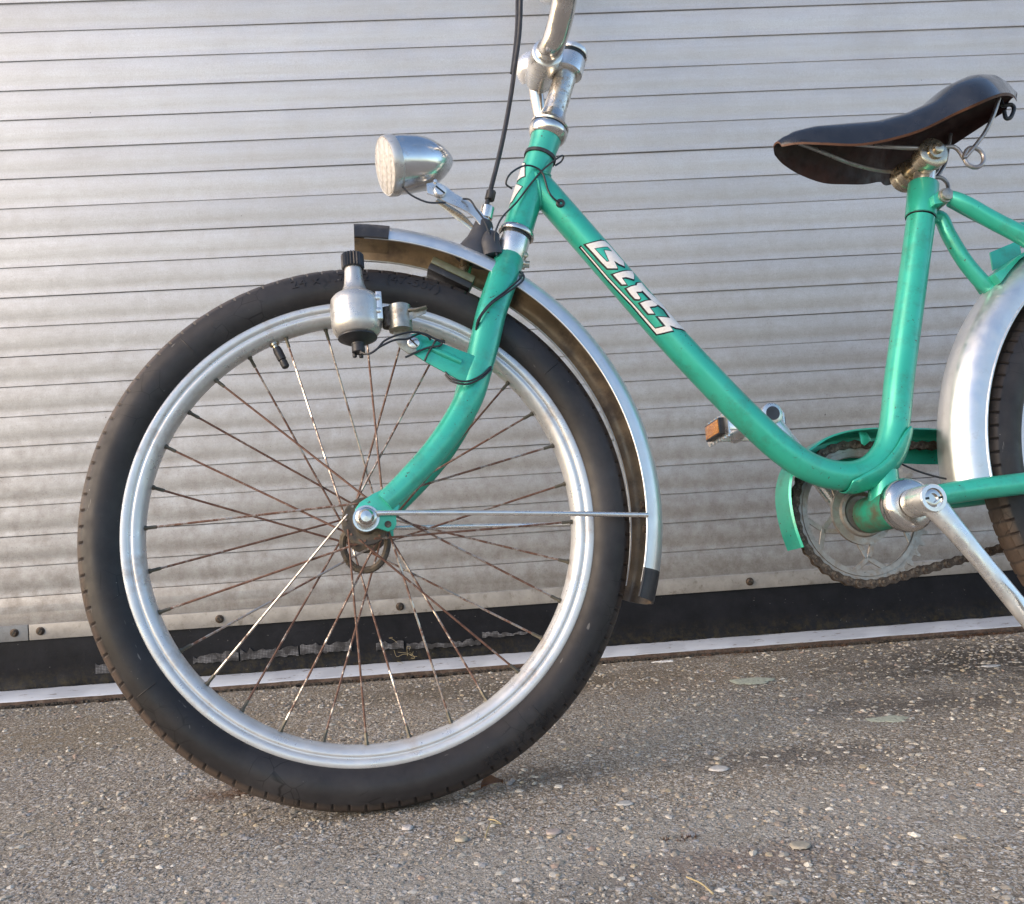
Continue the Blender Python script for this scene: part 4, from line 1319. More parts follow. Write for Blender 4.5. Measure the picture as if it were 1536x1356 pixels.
# ---- fork
b = B()
b.lathe(hb, hd, [(-0.0055, 0.0166), (-0.0075, 0.0172), (-0.0440, 0.0176), (-0.0450, 0.0170)], 32)
fork = part(b, 'fork', 'bright')
b = B()
q = hb + hd * -0.038
b.lathe(q + Vector((0.0168, 0.0, -0.001)), (1, -0.15, -0.2), [(0, 0.0062), (0.003, 0.0062), (0.0032, 0.0040), (0.008, 0.0038)], 6 * 3)
b.lathe(q + Vector((0.0185, -0.004, 0.0065)), (0.5, -1, 0.1), [(0, 0.0035), (0.004, 0.0035), (0.005, 0.002)], 12)
sub(b, 'collar_bolt', 'brass', fork)
def blade(s_):
    q = B()
    q.tube([(0.1715, s_ * 0.0060, 0.2790), (0.1670, s_ * 0.0140, 0.2680), (0.1590, s_ * 0.0255, 0.2490), (0.1430, s_ * 0.0340, 0.2110), (0.1320, s_ * 0.0375, 0.1760), (0.1209, s_ * 0.0400, 0.1434), (0.1120, s_ * 0.0412, 0.1200), (0.1000, s_ * 0.0420, 0.0995), (0.0830, s_ * 0.0432, 0.0765), (0.0650, s_ * 0.0440, 0.0565), (0.0360, s_ * 0.0458, 0.0290), (0.0190, s_ * 0.0468, 0.0150)],
           [0.0168, 0.0166, 0.0164, 0.0160, 0.0156, 0.0150, 0.0146, 0.0142, 0.0136, 0.0128, 0.0118, 0.0112], 24, sub=6, squash=((0, 1, 0), 0.80))
    return q
for s_ in (-1, 1):
    sub(blade(s_), 'fork_blade', 'green', fork)
for s_ in (-1, 1):
    b = B()
    wd = s_ * 0.0478
    b.prism([(-0.0100, 0.0100), (-0.0115, -0.0010), (-0.0080, -0.0090), (0.0, -0.0120), (0.0100, -0.0100), (0.0155, -0.0120), (0.0200, -0.0140), (0.0260, -0.0125), (0.0290, -0.0070), (0.0290, 0.0010), (0.0330, 0.0110), (0.0260, 0.0230), (0.0180, 0.0280), (0.0080, 0.0240), (-0.0050, 0.0165)], wd - 0.002, wd + 0.002)
    dr = sub(b, 'dropout', 'green', fork, bevel=0.0008)
    dr['label'] = 'flat green dropout plate with an eyelet'
b = B()
b.lathe((0.0205, -0.0499, -0.0070), (0, -1, 0), [(0, 0.0034), (0.0004, 0.0034), (0.0004, 0.0)], 14)
sub(b, 'eyelet_hole', 'oily', fork)

# ---- front mudguard
def guard_profile(half=0.030, depth=0.0175, n=22, ribs=True):
    out = []
    for i in range(n + 1):
        t = -1 + 2 * i / n
        w = half * math.sin(t * math.pi / 2)
        d = depth * (1 - abs(math.cos(t * math.pi / 2)) ** 0.75)
        if ribs:
            d -= 0.0011 * math.exp(-((abs(w) - 0.012) / 0.0022) ** 2)
        out.append((w, d))
    return out
def mudguard(bld, c, R, a0, a1, n, half=0.030, depth=0.0175, thick=0.0011, ribs=True, mo=0, mi_=1):
    pr_ = guard_profile(half, depth, 22, ribs)
    k = len(pr_)
    vo_, vi_ = [], []
    for i in range(n + 1):
        a = math.radians(a0 + (a1 - a0) * i / n)
        for w, d in pr_:
            r = R - d
            vo_.append((c[0] + r * math.cos(a), w, c[1] + r * math.sin(a)))
            r2 = r - thick * (1 if abs(w) < half * 0.95 else 0.35)
            w2 = w * (1 - thick / half)
            vi_.append((c[0] + r2 * math.cos(a), w2, c[1] + r2 * math.sin(a)))
    fo = [(i * k + j, i * k + j + 1, (i + 1) * k + j + 1, (i + 1) * k + j) for i in range(n) for j in range(k - 1)]
    bld.add(vo_, fo, mo)
    bld.add(vi_, [f[::-1] for f in fo], mi_)
    for e in (0, k - 1):
        path = [vo_[i * k + e] for i in range(n + 1)]
        bld.tube([(x, y, z) for x, y, z in path], 0.0014, 8, mo, sub=1)
    for i in (0, n):
        bld.add([vo_[i * k + j] for j in range(k)] + [vi_[i * k + j] for j in range(k)], [(j, j + 1, k + j + 1, k + j) for j in range(k - 1)], mo)
FC, FR = (-0.002, 0.0105), 0.3125
def build_noflip(bld, name, mats, parent):
    """two skins with their own materials keep their own facing"""
    return bld.build(name, mats, parent, None if parent is not bike else HUB)
b = B()
mudguard(b, FC, FR, -18.5, 86.5, 110, depth=0.0225)
fguard = part(b, 'front_mudguard', ['alu', 'guard_inside'], ang=50)
b = B()
mudguard(b, FC, FR + 0.0016, 81.5, 88.5, 10, half=0.0318, depth=0.0236, thick=0.0030, ribs=False, mo=0, mi_=1)
sub(b, 'guard_tip', ['plastic', 'guard_inside'], fguard)
b = B()
mudguard(b, FC, FR + 0.0010, -21.5, -15.5, 8, half=0.0312, depth=0.0232, thick=0.0022, ribs=False, mo=0, mi_=1)
gt = sub(b, 'guard_tip', ['plastic', 'guard_inside'], fguard)
gt['label'] = 'frayed dark tape round the lower end of the mudguard'
b = B()
b.lathe((0.0304, -0.014, 0.3101), (0.2, 0, -1), [(-0.002, 0.0045), (0.001, 0.0045), (0.003, 0.003), (0.0032, 0)], 14)
sub(b, 'rivet', 'zinc', fguard)
# stays
for s_ in (-1, 1):
    b = B()
    ww = s_ * 0.0575
    b.tube([(0.0105, ww * 0.93, 0.0035), (0.018, ww, 0.0032), (0.10, ww * 0.90, -0.0015), (0.20, ww * 0.74, -0.0080), (0.2870, s_ * 0.0318, -0.0140)], 0.0026, 12, sub=4)
    if s_ < 0:
        b.lathe((0.0, -0.0525, 0.0), (0, -1, 0), [(0, 0.0108), (0.002, 0.0108)], 20)
    sub(b, 'stay', 'bright', fguard)
for dv in (0.012, -0.013):
    b = B()
    b.lathe((0.2860, -0.022, -0.0140 + dv), (-1, 0, 0), [(-0.004, 0.0042), (0.002, 0.0042), (0.0024, 0.003)], 12)
    sub(b, 'rivet', 'oily', fguard)

# ---- rear mudguard
b = B()
mudguard(b, (0.9700, -0.0), 0.3175, 60.0, 181.5, 110, half=0.0310, depth=0.034)
rguard = part(b, 'rear_mudguard', ['alu', 'guard_inside'], ang=50)

# ---- plunger brake on the front tyre
b = B()
bx, bz = Vector((0.0882, 0, 0.2805)), Vector((0.1318, 0, 0.2560))
bd = (bz - bx).normalized()
bn = Vector((-bd.z, 0, bd.x))
if bn.z < 0:
    bn = -bn
bc = (bx + bz) / 2 - bd * 0.001
b.box(bc - bn * 0.0005, bd * 0.0250, Vector((0, 0.0145, 0)), bn * 0.0040, 0)
shoe = part(b, 'brake_shoe', 'olive', bevel=0.001)
b = B()
b.box(bc - bn * 0.0082, bd * 0.0250, Vector((0, 0.0135, 0)), bn * 0.0036, 0)
sub(b, 'brake_pad', 'plastic', shoe, bevel=0.0008)
b = B()
b.box(bc + bn * 0.0042, bd * 0.0235, Vector((0, 0.0110, 0)), bn * 0.0010, 0)
sub(b, 'shoe_rib', 'olive', shoe, bevel=0.0004)
pl0 = bc + bd * 0.012 + bn * 0.003
pl1 = Vector((0.1435, 0, 0.3400))
pd = (pl1 - pl0).normalized()
b = B()
b.lathe(pl0, pd, [(0, 0.0075), (0.030, 0.0075)], 18)
sub(b, 'plunger', 'brass', shoe)
b = B()
b.lathe((0.1359, 0.0, 0.2924), (Vector((0.1491, 0.0, 0.3254)) - Vector((0.1359, 0.0, 0.2924))), [(-0.008, 0.0215), (0.000, 0.0200), (0.008, 0.0170), (0.016, 0.0135), (0.026, 0.0118), (0.036, 0.0108), (0.040, 0.0085), (0.041, 0.0)], 26)
part(b, 'rubber_boot', 'boot')
b = B()
b.tube([(0.1528, -0.012, 0.2829), (0.1518, -0.012, 0.2961), (0.1554, -0.01, 0.3095)], [0.0125, 0.0115, 0.0085], 18)
part(b, 'rubber_boot', 'boot')
b = B()
cd = Vector((0.1607, 0.0, 0.3637)) - Vector((0.1512, 0.0, 0.3317))
b.lathe((0.1491, 0.0, 0.3254), cd, [(0, 0.0055), (0.008, 0.0055), (0.0082, 0.0075), (0.010, 0.0078), (0.022, 0.0078), (0.0235, 0.0060), (0.024, 0.0)], 20)
part(b, 'cable_stop', 'chrome')
b = B()
b.tube([(0.1542, 0.0, 0.3493), (0.1583, 0.0, 0.3622), (0.1708, 0.0, 0.4004), (0.1818, 0.0, 0.4376), (0.1938, 0.0, 0.4840), (0.2032, 0.0, 0.5270), (0.2107, -0.004, 0.5635), (0.2150, -0.01, 0.6031), (0.2165, -0.018, 0.6412)], 0.0027, 12)
b.lathe((0.1578, 0.0, 0.3557), Vector((0.1620, 0.0, 0.3694)) - Vector((0.1578, 0.0, 0.3557)), [(0, 0.0050), (0.001, 0.0056), (0.0105, 0.0056), (0.0115, 0.0048)], 14)
part(b, 'brake_cable', 'plastic')
b = B()
b.tube([(0.1998, 0.008, 0.5193), (0.2086, 0.008, 0.5632), (0.2131, 0.006, 0.5974), (0.2185, 0.004, 0.6591)], 0.0024, 10)
part(b, 'brake_cable', 'plastic')

# ---- headlamp
lc = Vector((0.0472, -0.01, 0.3925))
lt = Vector((0.1347, 0.01, 0.4111))
ld = (lt - lc).normalized()
LL = (lt - lc).length
b = B()
rr = 0.0318
b.lathe(lc, ld, [(0.006, 0.0300), (0.0055, rr - 0.0006), (0.012, rr + 0.0002), (0.022, rr), (0.034, rr - 0.0010), (0.045, rr - 0.0036), (0.054, rr - 0.0075), (0.062, rr - 0.0125), (0.0690, rr - 0.0182), (0.0740, rr - 0.0238), (0.0768, rr - 0.0285), (0.0775, 0.0)], 48)
lamp = part(b, 'headlamp', 'lamp', ang=50)
b = B()
b.lathe(lc, ld, [(-0.0030, rr - 0.0020), (-0.0034, rr - 0.0004), (-0.001, rr + 0.0010), (0.0050, rr + 0.0014), (0.0070, rr + 0.0010), (0.0076, rr)], 48)
sub(b, 'bezel', 'dynamo', lamp)
b = B()
b.lathe(lc, ld, [(0.000, rr - 0.0016), (-0.0036, rr - 0.0022), (-0.0068, 0.020), (-0.0084, 0.010), (-0.0088, 0.0)], 40)
sub(b, 'lens', 'lens', lamp)
b = B()
b.lathe(lc, ld, [(0.0005, rr - 0.004), (0.012, 0.018), (0.017, 0.004), (0.017, 0.0)], 32)
sub(b, 'reflector_bowl', 'bright', lamp)
b = B()
b.lathe((0.1013, -0.016, 0.3586), (0, -1, 0), [(0, 0.0070), (0.0032, 0.0068), (0.004, 0.0058)], 20, 0)
b.box(Vector((0.1013, -0.016, 0.3586)) + Vector((0, -0.0040, 0)), Vector((0.0045, 0, -0.0042)), Vector((0, 0.0004, 0)), Vector((0.0006, 0, 0.0007)), 1)
sub(b, 'lamp_bolt', ['bright', 'black_ink'], lamp)
b = B()
# folded metal strip from the lamp to the steering head
vs, fs = [], []
strip = [((640,283), 9.5), ((652,283), 11), ((662,288), 10.5), ((676,297), 9.5), ((690,304), 9), ((704,312), 8.5), ((717,323), 8.5), ((727,337), 8), ((736,352), 7.5), ((745,372), 7)]
pts = [Vector((0.0872, -0.0135, 0.3632)), Vector((0.0960, -0.0135, 0.3631)), Vector((0.1030, -0.0135, 0.3591)), Vector((0.1128, -0.013, 0.3521)), Vector((0.1228, -0.012, 0.3469)), Vector((0.1328, -0.0105, 0.3412)), Vector((0.1420, -0.009, 0.3331)), Vector((0.1486, -0.008, 0.3224)), Vector((0.1543, -0.008, 0.3104)), Vector((0.1596, -0.008, 0.2946))]
wid = [0.0060, 0.0088, 0.0088, 0.0080, 0.0072, 0.0066, 0.0062, 0.0058, 0.0054, 0.0050]
for i, p in enumerate(pts):
    d = (pts[min(i + 1, len(pts) - 1)] - pts[max(i - 1, 0)]).normalized()
    n_ = Vector((-d.z, 0, d.x)).normalized()
    tl = 0.10 + 0.09 * i / 3 if i > 2 else 0.08
    n_ = (n_ * math.cos(tl) + Vector((0, 1, 0)) * math.sin(tl)).normalized()
    t_ = d.cross(n_).normalized() * 0.0009
    for sx, st in ((1, 1), (1, -1), (-1, -1), (-1, 1)):
        vs.append(p + n_ * wid[i] * sx + t_ * st)
for i in range(len(pts) - 1):
    for k in range(4):
        fs.append((i * 4 + k, i * 4 + (k + 1) % 4, (i + 1) * 4 + (k + 1) % 4, (i + 1) * 4 + k))
fs += [(0, 1, 2, 3), tuple((len(pts) - 1) * 4 + k for k in (3, 2, 1, 0))]
b.add(vs, fs)
# second, darker cheek on the far side
b.tube([Vector((0.0994, 0.006, 0.3595)), Vector((0.1237, 0.004, 0.3381)), Vector((0.1385, 0.002, 0.3209))], [0.003, 0.0055, 0.003], 10, 1, squash=((0, 1, 0), 0.25))
part(b, 'lamp_bracket', ['bright', 'brass'], bevel=0.0003, bseg=1)
b = B()
b.lathe((0.0964, -0.022, 0.3674), (0, -1, 0.2), [(-0.002, 0.0024), (0.0012, 0.0022), (0.0018, 0.0)], 10)
sub(b, 'rivet', 'bright', lamp)

# ---- bottle dynamo on the near fork blade
DY = Vector((0.0023, -0.052, 0.2081))
dt = Vector((0.0020, -0.05, 0.2627))
dd = (dt - Vector((0.0024, -0.056, 0.1751))).normalized()
b = B()
b.lathe(DY, dd, [(-0.0260, 0.0165), (-0.0235, 0.0210), (-0.0190, 0.0240), (-0.0130, 0.0252), (-0.0040, 0.0254), (0.0080, 0.0254), (0.0140, 0.0244), (0.0175, 0.0215), (0.0205, 0.0165), (0.0240, 0.0128), (0.0300, 0.0105), (0.0380, 0.0094), (0.0480, 0.0088), (0.0500, 0.0082)], 40)
dyn = part(b, 'dynamo', 'dynamo', ang=50)
b = B()
n_ = 22
vs, fs = [], []
x_, y_ = frame_axes(dd)
for t, f_ in ((0.0492, 0.88), (0.0500, 1.0), (0.0640, 1.0), (0.0652, 0.88)):
    for k in range(n_ * 2):
        a = math.pi * k / n_
        r = (0.0116 if k % 2 else 0.0101) * f_
        vs.append(DY + dd * t + (x_ * math.cos(a) + y_ * math.sin(a)) * r)
for i in range(3):
    for k in range(n_ * 2):
        fs.append((i * n_ * 2 + k, i * n_ * 2 + (k + 1) % (n_ * 2), (i + 1) * n_ * 2 + (k + 1) % (n_ * 2), (i + 1) * n_ * 2 + k))
fs += [tuple(range(n_ * 2)), tuple(3 * n_ * 2 + k for k in range(n_ * 2))]
b.add(vs, fs)
sub(b, 'friction_roller', 'plastic', dyn, ang=20)
b = B()
b.lathe(DY, dd, [(-0.0255, 0.0168), (-0.0262, 0.0195), (-0.0275, 0.0195), (-0.0300, 0.0150), (-0.0325, 0.0100), (-0.0330, 0.0072), (-0.0345, 0.0070)], 32)
sub(b, 'base_cap', 'plastic', dyn)
b = B()
b.lathe(DY, dd, [(-0.0345, 0.0066), (-0.0420, 0.0066), (-0.0428, 0.0058)], 20, 0)
for a in (0.6, 2.6, 4.2):
    q = DY + dd * -0.0425 + (x_ * math.cos(a) + y_ * math.sin(a)) * 0.0046
    b.lathe(q, -dd, [(0, 0.0022), (0.0035, 0.0022), (0.004, 0.0012)], 8, 0)
sub(b, 'terminal', 'plastic', dyn)
# tilting mount: riveted flange, hinge, sleeve and release lever
mu = (Vector((0.0460, -0.05, 0.2016)) - Vector((0.0193, -0.05, 0.2026))).normalized()
b = B()
b.box(DY + mu * 0.0232 + dd * 0.004 + Vector((0, -0.0095, 0)), mu * 0.0030, Vector((0, 0.0050, 0)), dd * 0.0150, 0)
fl = sub(b, 'mount_flange', 'bright', dyn, bevel=0.001)
for z_ in (0.012, -0.002):
    q = B()
    q.lathe(DY + mu * 0.0222 + dd * z_ + Vector((0, -0.0138, 0)), Vector((0.45, -1, 0)), [(0, 0.0036), (0.0014, 0.0032), (0.0022, 0.0018), (0.0024, 0.0)], 14)
    sub(q, 'rivet', 'bright', dyn)
b = B()
b.lathe((0.0339, -0.052, 0.2020), dd, [(-0.0105, 0.0060), (0.0105, 0.0060)], 16, 1)
b.lathe((0.0459, -0.052, 0.2009), dd, [(-0.0135, 0.0112), (-0.0130, 0.0120), (0.0125, 0.0120), (0.0135, 0.0112)], 28, 0)
mount = part(b, 'dynamo_mount', ['zinc', 'oily'])
b = B()
b.tube([(0.0531, -0.054, 0.2085), (0.0628, -0.06, 0.2066), (0.0728, -0.062, 0.2084)], [0.0055, 0.0052, 0.0042], 12, squash=((-0.1, 0, 0.99), 0.35))
b.prism([(0.0540, 0.2041), (0.0731, 0.2084), (0.0721, 0.2035), (0.0534, 0.1956)], -0.0600, -0.0586, 0)
sub(b, 'release_lever', 'zinc', mount)
b = B()
b.prism([(0.0372, 0.1899), (0.0533, 0.1893), (0.0592, 0.1770), (0.0604, 0.1656), (0.0522, 0.1632), (0.0439, 0.1698), (0.0392, 0.1792)], -0.0525, -0.0505)
sub(b, 'mount_tongue', 'zinc', mount, bevel=0.0005)
# green carrier plate welded to the blade
b = B()
b.prism([(0.0487, 0.1798), (0.0531, 0.1846), (0.0627, 0.1857), (0.0870, 0.1740), (0.1194, 0.1592), (0.1167, 0.1274), (0.1022, 0.1337), (0.0699, 0.1542), (0.0519, 0.1677), (0.0476, 0.1735)], -0.0500, -0.0475)
cp = sub(b, 'dynamo_plate', 'green', fork, bevel=0.0006)
b = B()
b.tube([(0.0729, -0.05, 0.1701), (0.0892, -0.05, 0.1616), (0.1049, -0.05, 0.1532)], [0.0030, 0.0036, 0.0030], 12, squash=((0, 1, 0), 0.7))
sub(b, 'plate_rib', 'green', fork)
b = B()
b.lathe((0.0577, -0.05, 0.1749), (0, -1, 0), [(0, 0.0085), (0.0012, 0.0085)], 20, 0)
b.lathe((0.0576, -0.0512, 0.1745), (0, -1, 0), [(0, 0.0062), (0.0026, 0.0060), (0.0032, 0.0050)], 18, 1)
b.box(Vector((0.0576, -0.0512, 0.1745)) + Vector((0, -0.0032, 0)), Vector((0.0036, 0, -0.0040)), Vector((0, 0.0004, 0)), Vector((0.0006, 0, 0.0005)), 2)
sub(b, 'plate_bolt', ['green', 'bright', 'oily'], fork)

# ---- wiring
def wire(pts_, r=0.0011):
    q = B()
    q.tube(pts_, r, 7, sub=7)
    part(q, 'wire', 'wire')
wire([(0.0044, -0.06, 0.1647), (0.0114, -0.064, 0.1611), (0.0201, -0.066, 0.1649), (0.0285, -0.066, 0.1735), (0.0426, -0.066, 0.1792), (0.0590, -0.062, 0.1828), (0.0711, -0.058, 0.1802), (0.0751, -0.054, 0.1764)])
wire([(0.0069, -0.06, 0.1625), (0.0140, -0.064, 0.1617), (0.0248, -0.066, 0.1681), (0.0383, -0.066, 0.1738), (0.0518, -0.062, 0.1760), (0.0659, -0.058, 0.1825), (0.0766, -0.055, 0.1789), (0.0858, -0.053, 0.1735), (0.0828, -0.0535, 0.1699), (0.0705, -0.0535, 0.1683), (0.0484, -0.0535, 0.1594)])
wire([(0.0898, -0.053, 0.1733), (0.0812, -0.0535, 0.1763), (0.0760, -0.0535, 0.1695), (0.0714, -0.0535, 0.1626), (0.0676, -0.053, 0.1552)])
for dx in (0, 4):
    wire([(0.0878 + dx * -0.00005, -0.05, 0.1433 + dx * -0.00070), (0.0935 + dx * -0.00005, -0.0545, 0.1348 + dx * -0.00069), (0.1077 + dx * -0.00006, -0.0575, 0.1304 + dx * -0.00069), (0.1232 + dx * -0.00006, -0.056, 0.1364 + dx * -0.00070), (0.1355 + dx * -0.00006, -0.048, 0.1475 + dx * -0.00071)])
wire([(0.1234, -0.045, 0.1884), (0.1265, -0.05, 0.1988), (0.1397, -0.05, 0.2150), (0.1577, -0.046, 0.2292), (0.1746, -0.038, 0.2446), (0.1804, -0.03, 0.2538), (0.1792, -0.02, 0.2625)])
wire([(0.1251, -0.045, 0.1919), (0.1295, -0.05, 0.2016), (0.1417, -0.0505, 0.2148), (0.1604, -0.0465, 0.2282), (0.1763, -0.039, 0.2411), (0.1819, -0.032, 0.2499), (0.1823, -0.022, 0.2601)])
wire([(0.0603, -0.018, 0.3643), (0.0688, -0.02, 0.3530), (0.0852, -0.022, 0.3432), (0.1018, -0.022, 0.3422), (0.1059, -0.018, 0.3442)])
wire([(0.1259, -0.014, 0.3506), (0.1335, -0.016, 0.3480), (0.1387, -0.02, 0.3356), (0.1464, -0.02, 0.3222), (0.1509, -0.02, 0.3065), (0.1537, -0.022, 0.2916), (0.1563, -0.022, 0.2800)])
wire([(0.1563, -0.022, 0.2800), (0.1557, -0.022, 0.2977), (0.1582, -0.022, 0.3093), (0.1669, -0.022, 0.3248), (0.1846, -0.0195, 0.3431), (0.2016, -0.019, 0.3639), (0.2186, -0.019, 0.3823), (0.2377, -0.0185, 0.3971), (0.2445, -0.014, 0.4012), (0.2420, -0.012, 0.3958), (0.2341, -0.014, 0.3898)])
wire([(0.1803, -0.022, 0.3578), (0.1734, -0.026, 0.3621), (0.1793, -0.028, 0.3729), (0.1951, -0.024, 0.3838), (0.2081, -0.0195, 0.3854), (0.2172, -0.0195, 0.3772), (0.2214, -0.019, 0.3573), (0.2265, -0.019, 0.3476), (0.2337, -0.018, 0.3424)])

# ---- bottom bracket, cranks, chainring, chain
b = B()
b.lathe((BBU, -0.034, BBV), (0, -1, 0), [(0, 0.0265), (0.0025, 0.0290), (0.0120, 0.0290), (0.0160, 0.0270), (0.0185, 0.0215), (0.0190, 0.0190)], 40)
part(b, 'bearing_cup', 'chrome', ang=50)
CD = Vector((0.0860, 0, -0.1340)).normalized()
CN = Vector((-CD.z, 0, CD.x))
def crank(w0, sgn, d, length):
    q = B()
    wo = w0
    q.lathe((BBU, w0 + 0.036 * -sgn * 0 - sgn * 0.036, BBV), (0, sgn, 0), [(0, 0.0158), (0.0345, 0.0150), (0.036, 0.0140), (0.0362, 0.0102), (0.030, 0.0100), (0.030, 0.0)], 32)
    n_ = Vector((-d.z, 0, d.x))
    path = [Vector((BBU, w0 - sgn * 0.010, BBV)) + d * 0.006, Vector((BBU, w0 - sgn * 0.0075, BBV)) + d * 0.030, Vector((BBU, w0 - sgn * 0.0055, BBV)) + d * (length * 0.5), Vector((BBU, w0 - sgn * 0.0045, BBV)) + d * (length - 0.012), Vector((BBU, w0 - sgn * 0.0045, BBV)) + d * (length + 0.012)]
    q.tube(path, [0.0148, 0.0122, 0.0102, 0.0108, 0.0100], 18, sub=5, squash=((0, 1, 0), 0.62))
    return q
near_crank = part(crank(-0.0910, -1, CD, 0.158), 'crank', 'bright', ang=45)
b = B()
b.lathe((BBU, -0.0865, BBV), (0, -1, 0), [(0, 0.0099), (0.0030, 0.0097), (0.0036, 0.0088), (0.0036, 0.0050), (0.0010, 0.0048), (0.0010, 0.0)], 28, 0)
for s_ in (-1, 1):
    b.box((BBU + s_ * 0.0074, -0.0900, BBV), (0.0022, 0, 0.0002), (0, 0.0006, 0), (0, 0, 0.0012), 1)
sub(b, 'crank_cap', ['chrome', 'black_ink'], near_crank)
far_crank = part(crank(0.0820, 1, -CD, 0.158), 'crank', 'bright', ang=45)
b = B()
pf = Vector((BBU, 0, BBV)) - CD * 0.158
b.lathe((pf.x, 0.0640, pf.z), (0, 1, 0), [(0, 0.0112), (0.001, 0.0130), (0.012, 0.0130), (0.0125, 0.0112)], 24, 0)
b.lathe((pf.x, 0.0632, pf.z), (0, 1, 0), [(0, 0.0), (0, 0.0085), (0.0015, 0.0085)], 20, 1)
sub(b, 'crank_eye', ['bright', 'boot'], far_crank)

def pedal(root_p, sgn, tilt):
    """cage pedal: w grows outward with sgn."""
    q = B()
    ax = Vector((0, sgn, 0))
    fx = Vector((math.cos(tilt), 0, math.sin(tilt)))
    fz = Vector((-math.sin(tilt), 0, math.cos(tilt)))
    o_ = Vector(root_p)
    q.lathe(o_, ax, [(0.0, 0.0060), (0.012, 0.0062), (0.013, 0.0095), (0.030, 0.0090), (0.045, 0.0080), (0.070, 0.0085), (0.078, 0.0105), (0.090, 0.0105), (0.092, 0.006)], 22)
    q.box(o_ + ax * 0.017, fx * 0.036, ax * 0.0018, fz * 0.0085)
    q.box(o_ + ax * 0.086, fx * 0.036, ax * 0.0018, fz * 0.0085)
    p_ = part(q, 'pedal', 'bright', bevel=0.0008)
    for s__ in (-1, 1):
        c_ = B()
        c_.box(o_ + ax * 0.0515 + fx * s__ * 0.0365, fx * 0.0012, ax * 0.0360, fz * 0.0125)
        for kk in range(6):
            c_.box(o_ + ax * (0.0215 + kk * 0.012) + fx * s__ * 0.0365 + fz * 0.0135, fx * 0.0012, ax * 0.0028, fz * 0.0022)
            c_.box(o_ + ax * (0.0215 + kk * 0.012) + fx * s__ * 0.0365 - fz * 0.0135, fx * 0.0012, ax * 0.0028, fz * 0.0022)
        sub(c_, 'cage_plate', 'bright', p_)
        c_ = B()
        c_.box(o_ + ax * 0.0515 + fx * s__ * 0.0410, fx * 0.0036, ax * 0.0245, fz * 0.0105)
        sub(c_, 'reflector_housing', 'plastic', p_, bevel=0.001)
        c_ = B()
        c_.box(o_ + ax * 0.0515 + fx * s__ * 0.0448, fx * 0.0006, ax * 0.0220, fz * 0.0085)
        sub(c_, 'reflector', 'orange', p_, bevel=0.0004)
    return p_
pedal((pf.x, 0.096, pf.z), 1, math.radians(-2))
pn = Vector((BBU, 0, BBV)) + CD * 0.158
pedal((pn.x, -0.106, pn.z), -1, math.radians(78))

# chainring: toothed rim, five crossed struts, centre
CRW = 0.0450
NT = 36
PT = 0.0142
PR = PT / (2 * math.sin(math.pi / NT))
b = B()
cb = Vector((0.5675, 0.045, -0.0207))
cb.y = 0
outer, inner = [], []
for i in range(NT):
    for f_, r in ((-0.42, PR - 0.0040), (-0.26, PR - 0.0034), (-0.10, PR + 0.0032), (0.10, PR + 0.0032), (0.26, PR - 0.0034)):
        a = 2 * math.pi * (i + f_) / NT
        outer.append((cb.x + r * math.cos(a), cb.z + r * math.sin(a)))
        inner.append((cb.x + 0.0662 * math.cos(a), cb.z + 0.0662 * math.sin(a)))
n_ = len(outer)
for w0, w1, ro, ri in ((CRW - 0.0010, CRW + 0.0010, outer, inner),):
    vs = [(p[0], w0, p[1]) for p in ro] + [(p[0], w0, p[1]) for p in ri] + [(p[0], w1, p[1]) for p in ro] + [(p[0], w1, p[1]) for p in ri]
    fs = []
    for i in range(n_):
        j = (i + 1) % n_
        fs += [(i, j, n_ + j, n_ + i), (2 * n_ + i, 3 * n_ + i, 3 * n_ + j, 2 * n_ + j), (i, 2 * n_ + i, 2 * n_ + j, j), (n_ + i, n_ + j, 3 * n_ + j, 3 * n_ + i)]
    b.add(vs, fs)
b.lathe((cb.x, CRW - 0.0024, cb.z), (0, 1, 0), [(0, 0.0670), (0, 0.0728), (0.0014, 0.0733), (0.0014, 0.0670)], 72, caps=False)
chainring = part(b, 'chainring', 'ringsteel', ang=30)
b = B()
b.lathe((cb.x, CRW - 0.0040, cb.z), (0, 1, 0), [(0, 0.0200), (-0.004, 0.0240), (-0.0035, 0.0270), (0, 0.0285), (0.0002, 0.0370), (0.0050, 0.0370)], 40)
sub(b, 'ring_centre', 'ringsteel', chainring)
for i in range(5):
    a0 = math.radians(-90 + 72 * i)
    b = B()
    def P_(r, da):
        return Vector((cb.x + r * math.cos(a0 + da), CRW, cb.z + r * math.sin(a0 + da)))
    for s_ in (-1, 1):
        for pa, pb in ((P_(0.0360, s_ * 0.24), P_(0.0520, s_ * 0.02)), (P_(0.0515, s_ * -0.02), P_(0.0672, s_ * 0.27))):
            d = (pb - pa).normalized()
            n2 = Vector((-d.z, 0, d.x))
            b.box((pa + pb) / 2, (pb - pa) / 2 * 1.06, n2 * 0.0030, Vector((0, 0.0011 + 0.0001 * s_, 0)))
    sub(b, 'strut', 'ringsteel', chainring, bevel=0.0005, bseg=1)

